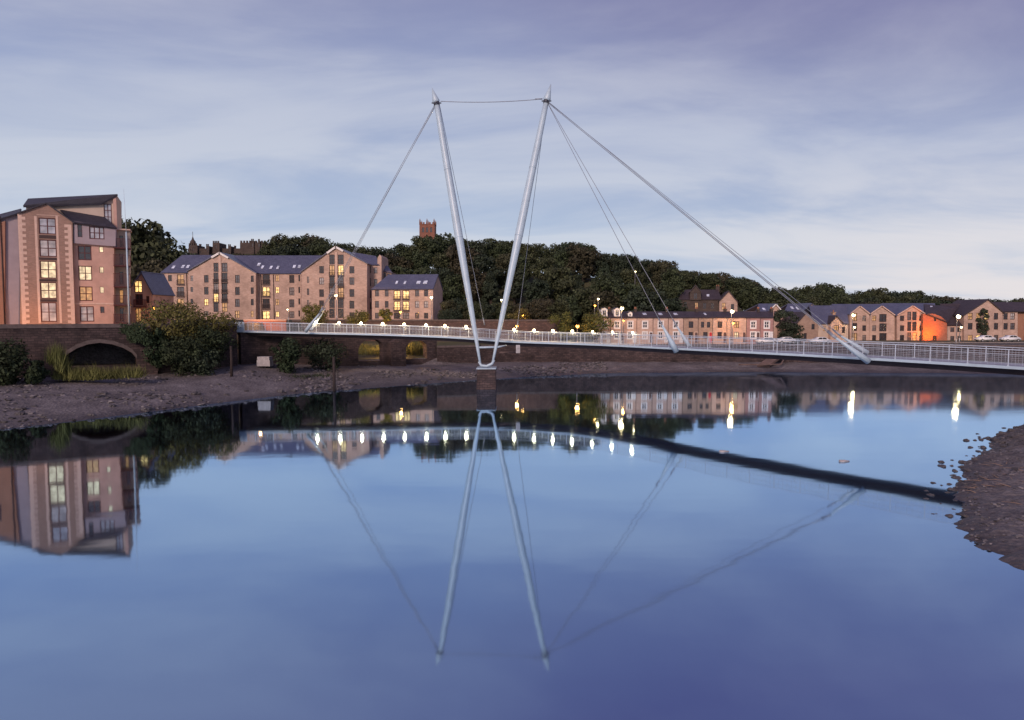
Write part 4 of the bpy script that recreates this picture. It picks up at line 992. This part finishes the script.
def s2(g):
    g.wall([(895,348),(897.4,348),(897.4,314),(895,314)],[],1,10,'pink_render')
    g.wall([(897,348),(925.6,348),(925.6,314.6),(912.2,306.2),(897,315)],rows(900,904,q3,{})+rows(907.4,911,[(311.6,320.4),(321.6,331),(332.4,341)],{},1,3)+rows(912.4,916.4,[(311.6,320.4),(321.6,331),(332.4,341)],{2:'lit_dim'},1,3)+rows(919.4,922.8,q3,{}),-.6,10,'sandstone','gable_wall'); g.gable_roof((896.4,315.6),(912.2,306.2),(926,315),-.6,10,'slate',.3,.2,.99)  # dim glow in one bottom pane added to mask the floodlight's reflection
    g.saddle(878,935,313.4,882,935,303.2,1,12,'slate')
gflat('flats with one tall pale gable left of the orange floodlit wall',895,s2)
def s3(g):
    g.wall([(922.8,348),(947,348),(947,322),(941,316.4),(934,313.8),(922.8,313.8)],[(934,936.2,317.6,321),(932.6,936.6,335.6,341.6)],-1.4,9,'redbrick_and_glow','floodlit_wall')  # red brick colour paints in the orange lamp light on this end wall
    g.roof([[(925.8,313.8,-1.6),(947.8,322.4,-1.6),(958,307,6),(924,304,6)]],'slate_brown',.22)
    g.wall([(947.4,348),(963.6,348),(963.6,325),(947.4,325)],rows(950.4,954.2,[(327.4,332),(336,341.4)],{})+rows(957.4,961,[(327.4,332),(336,341.4)],{}),0,9,'sandstone')
    g.roof([[(946,325.2,-.3),(964,325.2,-.3),(964,303.6,7),(940,303.6,7)]],'slate_brown',.22)
    qq=[Vector((g.L(a,c,y)[0],y,g.L(a,c,y)[1])) for a,c,y in ((925.8,313.8,-1.6),(947.8,322.4,-1.6),(958,307,6),(924,304,6))]
    on=lambda u,v: qq[0].lerp(qq[1],u).lerp(qq[3].lerp(qq[2],u),v)+Vector((0,-.03,.07))
    for u,v in ((.22,.78),(.42,.72),(.68,.78)): MB().slab([on(u-.035,v-.04),on(u+.035,v-.04),on(u+.035,v+.08),on(u-.035,v+.08)],.1).build('skylight',M['skylight'],g.root)
gflat('flats wing with an orange floodlit end wall under a brown slate roof',923,s3)
def s4(g):
    p3=[(313,319.6),(323,329.6),(335,341)]
    g.wall([(964,348),(1002.4,348),(1002.4,312.4),(987.4,299.8),(964,314.6)],rows(968,972.4,p3,{2:'lit_dim'})+rows(976.2,980.4,p3,{0:'lit_dim',2:'lit'})+rows(984.4,988.4,p3,{0:'lit',1:'lit_dim'})+rows(994,998,p3,{}),-.8,11,'sandstone','gable_wall'); g.gable_roof((963,315.6),(987.4,299.8),(1003,313),-.8,11,'slate_brown',.4)
    g.wall([(1002.6,348),(1017.6,348),(1017.6,311),(1002.6,311)],rows(1003.6,1007.6,p3,{2:'lit_pale'})+rows(1010.4,1014.6,p3,{0:'curtain'}),0,11,'sandstone'); 
    g.wall([(1017.8,348),(1050,348),(1050,311),(1017.8,311)],rows(1024,1028,p3,{})+rows(1034,1038,p3,{}),.7,11,'rust_render')
    g.saddle(1000,1052,311.4,990,1052,302,0,11,'slate_brown')
gflat('flats with the biggest dark roofed gable, ivy up its front and lit windows',964,s4)
q=P(934,339,168.2); q.z=5.6; sl=bpy.data.lights.new('floodlight_beam','SPOT'); sl.energy=3900; sl.color=(1,.22,.0); sl.spot_size=radians(118); sl.spot_blend=1; sl.shadow_soft_size=.15
so_=bpy.data.objects.new('floodlight_beam',sl); COL.objects.link(so_); so_.location=(q.x+.3,168.1,5.2); so_.rotation_euler=Vector((0,-1,-.55)).to_track_quat('Z','Y').to_euler()
fl=thing('floodlight','small floodlight on the ground at the foot of the orange lit wall','floodlight',(P(935,346,168.5).x,168.6,4.5))
b=MB(); b.box(-.2,.2,-.12,.12,.2,.5); b.box(-.03,.03,-.03,.03,0,.2); b.build('lamp_body',M['metal_dark'],fl); MB().box(-.17,.17,.123,.14,.23,.47).build('lens',M['bulb_orange'],fl)

# ---- church tower and castle on the skyline
Ch=Bld('church_tower','square red stone church tower with pinnacles rising over the trees','church tower',419.5,262,290)
Ch.wall([(419.4,262),(434.6,262),(434.6,224),(419.4,224)],[(422,424.2,227.4,232.4,'glass',1,1),(426,428.2,227.4,232.4,'glass',1,1),(430,432.2,227.4,232.4,'glass',1,1)],0,6.2,'church')
x0,z=Ch.L(419.2,224); x1,_=Ch.L(434.8,224); b=MB()
for k in range(5):
    xa=lerp(x0,x1,k/5+.04); xb=lerp(x0,x1,k/5+.14)
    b.box(xa,xb,-.1,.3,z+.004,z+.75); b.box(xa,xb,5.9,6.3,z+.004,z+.75)
b.box(x0,x1,-.15,6.35,z-.25,z+.003)
b.build('battlements',M['church'],Ch.root)
for xx in (x0+.3,x1-.3,(x0+x1)/2):
    for yy in (.15,6.05): MB().tube([(xx,yy,z),(xx,yy,z+1.3),(xx,yy,z+2.3)],[.32,.28,.02],6).build('pinnacle',M['church'],Ch.root)
Ca=Bld('castle','long dark castle with battlements and turrets on the hill behind the sandstone flats','castle',186,262,285)
Ca.wall([(188,270),(270,270),(270,248.4),(188,248.4)],[(200,201.4,251,254,'glass',1,1),(226,227.4,251,254,'glass',1,1)],2,14,'castle')
def turret(px0,px1,py,y=0,dep=7,n=4,name='turret'):
    Ca.wall([(px0,270),(px1,270),(px1,py),(px0,py)],[((px0+px1)/2-.7,(px0+px1)/2+.7,py+2.4,py+6,'glass',1,1)],y,y+dep,'castle',name)
    x0,z=Ca.L(px0,py,y); x1,_=Ca.L(px1,py,y); b=MB()
    for k in range(n):
        xa=lerp(x0,x1,(k+.1)/n); xb=lerp(x0,x1,(k+.62)/n); b.box(xa,xb,y-.05,y+.5,z+.003,z+.8)
    b.build('battlements',M['castle'],Ca.root)
turret(188.6,197.4,245.2,1); turret(212.6,219.4,242.8,.5); turret(240,266.6,242.6,.7,9,9,'keep'); turret(206,209,246,.2,5,2); turret(228,231,246.2,.3,5,2); turret(251,254,240.8,.2,4,2); turret(258,259.8,241,.1,4,2)
x,z=Ca.L(193,245,4); b=MB(); b.tube([(x,4,z),(x,4,z+1.3),(x,4,z+2.2),(x,4,z+3.6)],[1.3,1.2,.5,.05],8); b.tube([(x,4,z+3),(x,4,z+5.4)],.09,5); b.build('cupola',M['castle'],Ca.root)
Ca.chimney(199,200.6,244,249,5,'castle',0); Ca.chimney(222,223.6,245.4,249,5,'castle',0); Ca.chimney(234,235.4,245.6,249,5,'castle',0)
# ------------------------------------------------------------------ trees
def crown(seed,w_,h,nl,nq,q,z0=0,mat='leaf_mid',up=.0):
    """thousands of leaf sized faces over uneven lobes"""
    R=random.Random(seed); b=bmesh.new(); lobes=[]
    for i in range(nl):
        a=R.uniform(0,2*pi); t=R.random(); zz=z0+h*(.12+.80*t); env=sin(pi*min(1,.18+.82*(1-t)))**.75 if up<.5 else (1-t)**.8+.12
        r=w_*.5*env*R.uniform(.35,.85)
        lobes.append((Vector((cos(a)*r,sin(a)*r,zz)),w_*R.uniform(.08,.24)*(1-.45*t*up),R.uniform(.6,.95)))
    lobes.append((Vector((0,0,z0+h*.5)),w_*.3,1.1)); lobes.append((Vector((R.uniform(-1,1)*w_*.06,0,z0+h*.86)),w_*.14,.9))
    tot=sum(l[1]**2 for l in lobes)
    for c,r,fl in lobes:
        for k in range(int(nq*r*r/tot)):
            v=Vector((R.gauss(0,1),R.gauss(0,1),R.gauss(0,1))).normalized(); rr=r*R.uniform(.62,1.12)
            p=c+Vector((v.x*rr,v.y*rr,v.z*rr*fl)); 
            if p.z<z0-.1: continue
            n=(v+Vector((R.uniform(-1,1),R.uniform(-1,1),R.uniform(-.6,1.2)))*.75).normalized()
            e1=n.cross(Vector((R.uniform(-1,1),R.uniform(-1,1),R.uniform(-1,1)))).normalized(); e2=n.cross(e1); s=q*R.uniform(.55,1.25); e=s*R.uniform(.45,.8)
            vs=[b.verts.new(p+e1*s),b.verts.new(p+e2*e+e1*s*.2),b.verts.new(p-e1*s*.9),b.verts.new(p-e2*e-e1*.1*s)]
            b.faces.new(vs)
    me=bpy.data.meshes.new('crown'); b.to_mesh(me); b.free(); me.materials.append(M[mat]); return me,lobes
def trunkmesh(seed,h,r,lobes,nb=6):
    R=random.Random(seed); m=MB(); m.tube([(0,0,-.8),(R.uniform(-.1,.1),.05,h*.4),(R.uniform(-.25,.25),0,h*.8)],[r*1.35,r,r*.4],8)
    for c,rr,_ in lobes[:nb]: m.tube([(0,0,max(.3,c.z*.45)),(c.x*.5,c.y*.5,c.z*.78),tuple(c)],[r*.45,r*.28,r*.1],5)
    return m.mesh('trunk',M['bark'])
PROTO=[]
for i,(w_,h,nl,mt,u) in enumerate([(10,12,22,'leaf_mid',0),(11.5,12.5,26,'leaf_dark',0),(9,13,22,'leaf_mid',0),(10.5,11,24,'leaf_brown',0),(8,14,22,'leaf_dark',.6),(12,13,28,'leaf_mid',0)]):
    me,lb=crown(20+i,w_,h*.9,nl,3800,.42,h*.1,mt,u); PROTO.append((me,trunkmesh(i,h*.75,.3,lb),w_,h,u))
def plant_tree(pr,x,y,z,s,label,cat='tree',group=None,name='tree',sz=1,R=random.Random(1)):
    t=thing(name,label,cat,(x,y,z),R.uniform(0,6.28),group); t.scale=(s,s,s*sz)
    link('trunk',pr[1],t); link('crown',pr[0],t); return t
TOP=[(-10,236),(100,224),(118,221),(132,222),(150,231),(165,246),(186,252),(262,252),(270,244),(280,237),(300,232.5),(330,236),(345,240),(362,245),(385,246),(412,240),(418,235.5),(428,233.5),(440,232),(470,238),(500,237),(530,240.5),(545,246),(560,240),(580,237),(600,250),(640,255),(660,259),(680,268),(720,272),(740,275.5),(780,284.5),(800,285),(820,281),(840,284.5),(852,291),(870,287),(885,286),(905,288),(918,293),(935,291),(946,294),(960,298),(1000,297),(1100,298)]
BLK=[(-55,-15,160,196),(40,63,154,184),(44.5,63,180,201),(59,78,155,182),(74,140,150,190),(-115,-38,168,193)]
R=random.Random(11); NT=0
def top_z(x,y):
    px=512+F*x/y*1.0; return P(px,interp(TOP,px),y).z
for row,(yy,stepx,drop) in enumerate([(247,5.6,0),(233,6.2,.02),(219,6.2,2.0),(206,6.0,4.5),(194,5.6,8),(182,5.6,11),(170,5.4,14),(162,4.8,19)]):
    x=-150+R.uniform(0,3)
    while x<205:
        x+=stepx*R.uniform(.75,1.25); y=yy+R.uniform(-4,4); z=gz(x,y)
        if any(a<x<b_ and c<y<d for a,b_,c,d in BLK): continue
        if y<interp(HFOOT,x)-(0 if x>10 else -3): continue
        px=512+F*x/y
        if px<-40 or px>1075: continue
        zt=top_z(x,y)-drop*R.uniform(.5,1.3)-R.random()*1.6
        hh=zt-z
        room=top_z(x,y)-.4-z
        hh=min(max(hh,R.uniform(8.5,11)),room)
        if row>1: hh=min(hh,R.uniform(10.5,14.5))
        if hh<3.5: continue
        hh=min(hh,17)
        k=R.choice([0,1,2,3,5,1,2,0]) if R.random()<.88 else 4
        pr=PROTO[k]; s=hh/pr[3]; s=max(.42,min(1.25,s)); szz=hh/(pr[3]*s)
        side_='church' if px<560 else ('slope' if px<860 else 'right')
        lab={0:'dark rounded broadleaf tree in the wood','1':''}.get(0)
        where={'church':'between the castle and the tall masts','slope':'on the slope above the terraced houses','right':'behind the gabled flats'}[side_]
        kind_={0:'dark green broadleaf tree',1:'nearly black dense tree',2:'tall dark green tree',3:'brownish leafed tree',4:'pointed dark tree',5:'broad dark green tree'}[k]
        plant_tree(pr,x,y,z-.3,s,f'{kind_} in the hillside wood {where}','tree',f'{kind_}s {where}','tree',min(1.35,szz),R); NT+=1
print('hill trees',NT)
# big tree clump right of the tower
for px,py,d,pi_,lab in ((124,224,196,1,'tallest dark tree directly behind the balconies of the brick tower'),(140,222,190,0,'big dark rounded tree just right of the white pole'),(156,233,186,5,'broad dark tree left of the blue slate roof of the long flats'),(150,262,178,3,'brownish low tree above the small gabled house')):
    x=P(px,py,d).x; z=gz(x,d); pr=PROTO[pi_]; h=P(px,py,d).z-z; s=max(1,h/pr[3]*.85); plant_tree(pr,x,d,z,s,lab,sz=h/(pr[3]*s),R=R)

x=-14
while x<13:
    plant_tree(PROTO[R.choice([0,1,3,5])],x,R.uniform(155.5,159),8.6,R.uniform(.36,.5),'dark shrub in the undergrowth above the street wall, under the wood','shrub','undergrowth above the street wall','shrub',1,R); x+=R.uniform(1.6,2.6)
# bushes and small trees
def bush(name,label,px0,px1,py0,py1,d,mat,q=.16,nq=2600,nl=16,cat='bush',dep=1.0,trunk=True,flat=True):
    a,b_=P(px0,py1,d),P(px1,py1,d); w_=b_.x-a.x; h=P((px0+px1)/2,py0,d).z-a.z; x=(a.x+b_.x)/2
    me,lb=crown(hash_(label),w_*1.02,h*1.0,nl,nq,q,0,mat)
    for v in me.vertices: v.co.y*=dep*min(1.0,max(.35,h/w_*1.4))
    t=thing(name,label,cat,(x,d,a.z),0); link('foliage',me,t)
    if trunk:
        b=MB()
        for i in range(4): c=lb[i][0]; b.tube([(c.x*.1,0,-.4),(c.x*.5,0,c.z*.6),(c.x*.9,c.y*.4,c.z)],[.09,.06,.02],5)
        b.build('stem',M['bark'],t)
    return t
def hash_(s): return sum(ord(c)*(i+3) for i,c in enumerate(s))%9973
bush('ivy_bush','dark ivy mound at the left edge against the river wall',-34,30,344,388,86.5,'leaf_bush',.22,4200,26)
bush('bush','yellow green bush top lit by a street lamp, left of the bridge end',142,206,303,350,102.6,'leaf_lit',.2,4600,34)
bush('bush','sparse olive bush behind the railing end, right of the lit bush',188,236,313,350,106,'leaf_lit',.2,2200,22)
bush('bush','dark green bush hanging over the shore under the lit bush',158,204,336,376,98.5,'leaf_bush',.2,3200,30)
bush('bush','dark green bush by the slender post, left of the bridge abutment',192,234,330,364,104,'leaf_bush',.2,3600,30)
bush('bush','dark bush hanging beside the wall buttress, left of the other dark bushes',140,176,328,368,99,'leaf_bush',.2,2600,26)
bush('bush','low straggly dark bush on the mud foot between two taller ones',176,222,350,376,99.5,'leaf_dark',.2,2000,22)
bush('ivy','dark ivy hanging down the river wall just right of the arch',118,154,324,342,98.2,'leaf_bush',.2,1500,16,'ivy',.3,False)
bush('bush','small dark bush beside the pale block under the bridge',268,306,340,372,107.5,'leaf_bush',.22,2600,18)
bush('bush','low dark scrub on the bank between the bridge end and the viaduct openings',300,352,340,372,114,'leaf_dark',.22,2600,20)
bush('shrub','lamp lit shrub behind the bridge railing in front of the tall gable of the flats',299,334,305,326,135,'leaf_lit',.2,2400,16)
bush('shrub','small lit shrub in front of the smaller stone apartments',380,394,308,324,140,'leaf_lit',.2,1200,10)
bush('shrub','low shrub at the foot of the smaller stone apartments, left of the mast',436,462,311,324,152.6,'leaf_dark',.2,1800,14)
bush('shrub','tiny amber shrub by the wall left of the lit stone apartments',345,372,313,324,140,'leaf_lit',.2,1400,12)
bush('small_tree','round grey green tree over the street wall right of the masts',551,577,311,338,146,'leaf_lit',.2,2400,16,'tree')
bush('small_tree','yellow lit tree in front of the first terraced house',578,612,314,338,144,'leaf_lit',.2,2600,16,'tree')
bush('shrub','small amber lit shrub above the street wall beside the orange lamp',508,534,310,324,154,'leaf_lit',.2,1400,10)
bush('shrub','dark tall shrub right of the end terraced house',773,795,308,343,150,'leaf_dark',.22,2800,20)
bush('shrub','low dark shrub in front of the stone barn',783,806,324,345,151,'leaf_dark',.22,1800,14)
bush('climbing_ivy','dark ivy climbing the dark roofed gable of the flats',975,990,305,343,171.6,'leaf_dark',.22,1600,12,dep=.35)
# trunk-like growth over the wall left
def grassclump(name,label,pts,d,n,hmin,hmax,mat='grass'):
    R=random.Random(len(label)); b=bmesh.new(); ox=None
    xs=[P(px,py,d) for px,py in pts]
    o=xs[0].copy(); o.y=d
    for i in range(n):
        k=max(0,min(len(xs)-1.001,R.random()*(len(xs)-1)*(1 if R.random()<.5 else 1))); j=int(k); p=xs[j].lerp(xs[j+1],k-j)+Vector((R.gauss(0,.25),R.uniform(-1.1,.9),R.gauss(0,.12)))-o
        if 'viaduct' in label: p.y+=R.uniform(-5,3); p.z=gz(p.x+o.x,p.y+o.y)-o.z-.05
        h=R.uniform(hmin,hmax)*(.55+.9*abs(nz(p.x,p.y,len(label),.55))+.2); a=R.uniform(0,pi); l=R.gauss(0,.45); w_=.05
        v=[b.verts.new(p+Vector((cos(a)*w_,sin(a)*w_,0))),b.verts.new(p-Vector((cos(a)*w_,sin(a)*w_,0))),b.verts.new(p+Vector((l,R.uniform(-.2,.2),h)))]
        b.faces.new(v)
    me=bpy.data.meshes.new(name); b.to_mesh(me); b.free(); me.materials.append(M[mat]); 
    return kind(tag(link(name,me,None,o),label,'grass'),'stuff')
grassclump('tall_grass','yellow green tall grass growing in front of the low wall arch',[(57,378),(80,379),(104,378),(142,376)],90.5,2600,.4,1.9)
grassclump('tall_grass','grass tuft standing against the river wall left of the arch',[(52,360),(60,366),(66,372)],90,700,1.0,2.6)
grassclump('rough_grass','bright grass bank seen through the left viaduct opening',[(352,352),(366,352),(394,352)],136,2600,.4,1.7)
grassclump('rough_grass','yellow green grass seen through the right viaduct opening',[(398,351),(415,351),(434,351)],138,2600,.5,2.4)
grassclump('weeds','thin weeds on the foot of the dark river wall under the bridge',[(170,384),(260,379),(330,376)],105,900,.2,.7,'leaf_bush')

# ------------------------------------------------------------------ street lamps
def lamp(px,py,d,label,orange=False,e=300,zg=None,r=.24,arm=True,power=None):
    p=P(px,py,d); z0=gz(p.x,d) if zg is None else zg; h=p.z-z0; t=thing('street_lamp',label,'street lamp',(p.x,d,z0),0,None)
    b=MB(); b.tube([(0,.5,0),(0,.5,1.0)],.13,8); b.tube([(0,.5,1.0),(0,.5,h+.1),(0,.35,h+.3),(0,0,h+.28)],[.085,.06,.05,.05],8); b.build('lamp_post',M['post_grey'],t)
    b=MB(); b.tube([(0,.3,h+.26),(0,-.3,h+.22)],[.1,.16],8); b.build('lamp_head',M['metal_dark'],t)
    MB().ball((0,0,h),r,2).build('bulb',M['bulb_orange' if orange else 'bulb'],t)
    point((0,-.05,h-.05),e*(1.5 if orange else 1.0),(1,.42,.10) if orange else (1,.60,.25),r*1.05,t)
lamp(153.8,308,124,'small amber street lamp by the gabled house, left of the lit bush',True,500,9.2,.2)
lamp(287.5,309.5,150,'faint pinkish street lamp behind the left end of the bridge',False,200,None,.16)
lamp(336,295.5,160,'tall bright street lamp in front of the glazed gable of the flats',False,1500,9.6,.3)
lamp(400.4,312,154.5,'low street lamp under the four lit windows of the stone apartments',True,500,9.6,.24)
lamp(431.4,297.5,156,'bright street lamp at the right corner of the stone apartments',False,1000,9.6,.3)
lamp(501.4,300,158,'street lamp half hidden by the right mast',False,350,9.6,.24)
lamp(522.4,315.5,154.5,'orange street lamp glowing in the shrub above the street wall',True,900,9.6,.3)
lamp(517,326,146.5,'amber street lamp in front of the street wall right of the masts',True,450,None,.26)
lamp(577.5,326.3,141.5,'orange street lamp between the two small trees before the terrace',True,900,None,.34)
lamp(598.4,299,158,'small pale lamp on the dark slope above the first terraced house',False,250,None,.22)
lamp(595,305.5,156,'amber lamp low on the dark slope above the small trees',True,350,None,.22)
lamp(622,308.3,143,'big bright street lamp in front of the second dormer',False,1900,None,.36)
lamp(623.6,320.6,145,'little amber street lamp directly below the big lamp by the dormers',True,200,None,.18)
lamp(732.2,311.4,143,'big bright street lamp before the right half of the terrace, below the villa',False,1900,None,.38)
lamp(733.2,323,145,'amber street lamp directly below the big lamp in front of the amber lit house',True,900,None,.24)
lamp(853.6,315.2,158,'bright warm street lamp in front of the twin gabled flats',False,2200,None,.36)
lamp(854.6,327.2,162,'smaller street lamp under the bright one by the twin gables',False,800,None,.24)
lamp(958.6,316.6,150,'brightest white street lamp right of the orange floodlit wall',False,2000,None,.42)
lamp(961.4,327.2,158,'smaller street lamp under the brightest one near the big dark gable',False,350,None,.24)
lamp(635.4,271.5,205,'distant lamp high among the trees of the slope, between two stay cables',False,120,None,.2)
# glow on the tower foot from lamps standing on the road behind the river wall
for px,lab in ((32,'street lamp on the road before the brick bay of the tower, hidden by the wall'),(95,'')):
    p=P(px,331,105.6); point((p.x,104.8,9.3),900,(1,.42,.16),.3)

# ------------------------------------------------------------------ cars
def car(px,d,label,rz,paint='white_paint',lit=False):
    p=P(px,342,d); z=gz(p.x,d)+.13; t=thing('parked_car',label,'car',(p.x,d,z),rz,'cars parked along the quay')
    b=MB(); b.prism([(-2.1,.35),(-2.15,.75),(-1.95,.92),(-1.2,1.0),(-.65,1.42),(.75,1.45),(1.35,1.0),(2.0,.88),(2.12,.6),(2.1,.32)],-.82,.82)
    bmesh.ops.bevel(b.bm,geom=[e for e in b.bm.edges],offset=.06,segments=2,affect='EDGES'); b.build('body',M[paint],t,smooth=True)
    b=MB(); b.prism([(-1.0,1.02),(-.58,1.36),(.02,1.37),(.02,1.02)],-.835,.835); b.prism([(.1,1.02),(.1,1.37),(.68,1.38),(1.14,1.02)],-.835,.835); b.build('window',M['glass'],t)
    for x in (-1.3,1.3):
        for y in (-.78,.78):
            b=MB(); b.tube([(x,y-.1,.33),(x,y+.1,.33)],.33,16); wm=b.build('wheel',M['tyre'],t); b=MB(); b.tube([(x,y-.115,.33),(x,y+.115,.33)],.19,10); b.build('rim',M['post_grey'],wm)
    for y in (-.6,.6):
        b=MB(); b.box(-2.17,-2.1,y-.18,y+.18,.62,.78); b.build('headlight',M['skylight'],t)
car(767,146.5,'white car parked in front of the end terraced house',0)
car(785.5,148,'white car parked by the shrub between the terrace and the barn',.15)
car(820,147,'silver white car parked before the beige barn wall',.1)
car(985,160,'white car parked under the big dark gable of the flats',.1)
car(1010,160,'white car parked at the right edge of the flats with the big gable',.1)
for o in scn.objects:
    if o.type=='LIGHT' and o.name!='sun': o.data.use_shadow=True
bush('ivy_bush','low dark ivy spreading along the foot of the river wall beside the big mound',24,50,360,384,87.5,'leaf_bush',.22,1700,14)
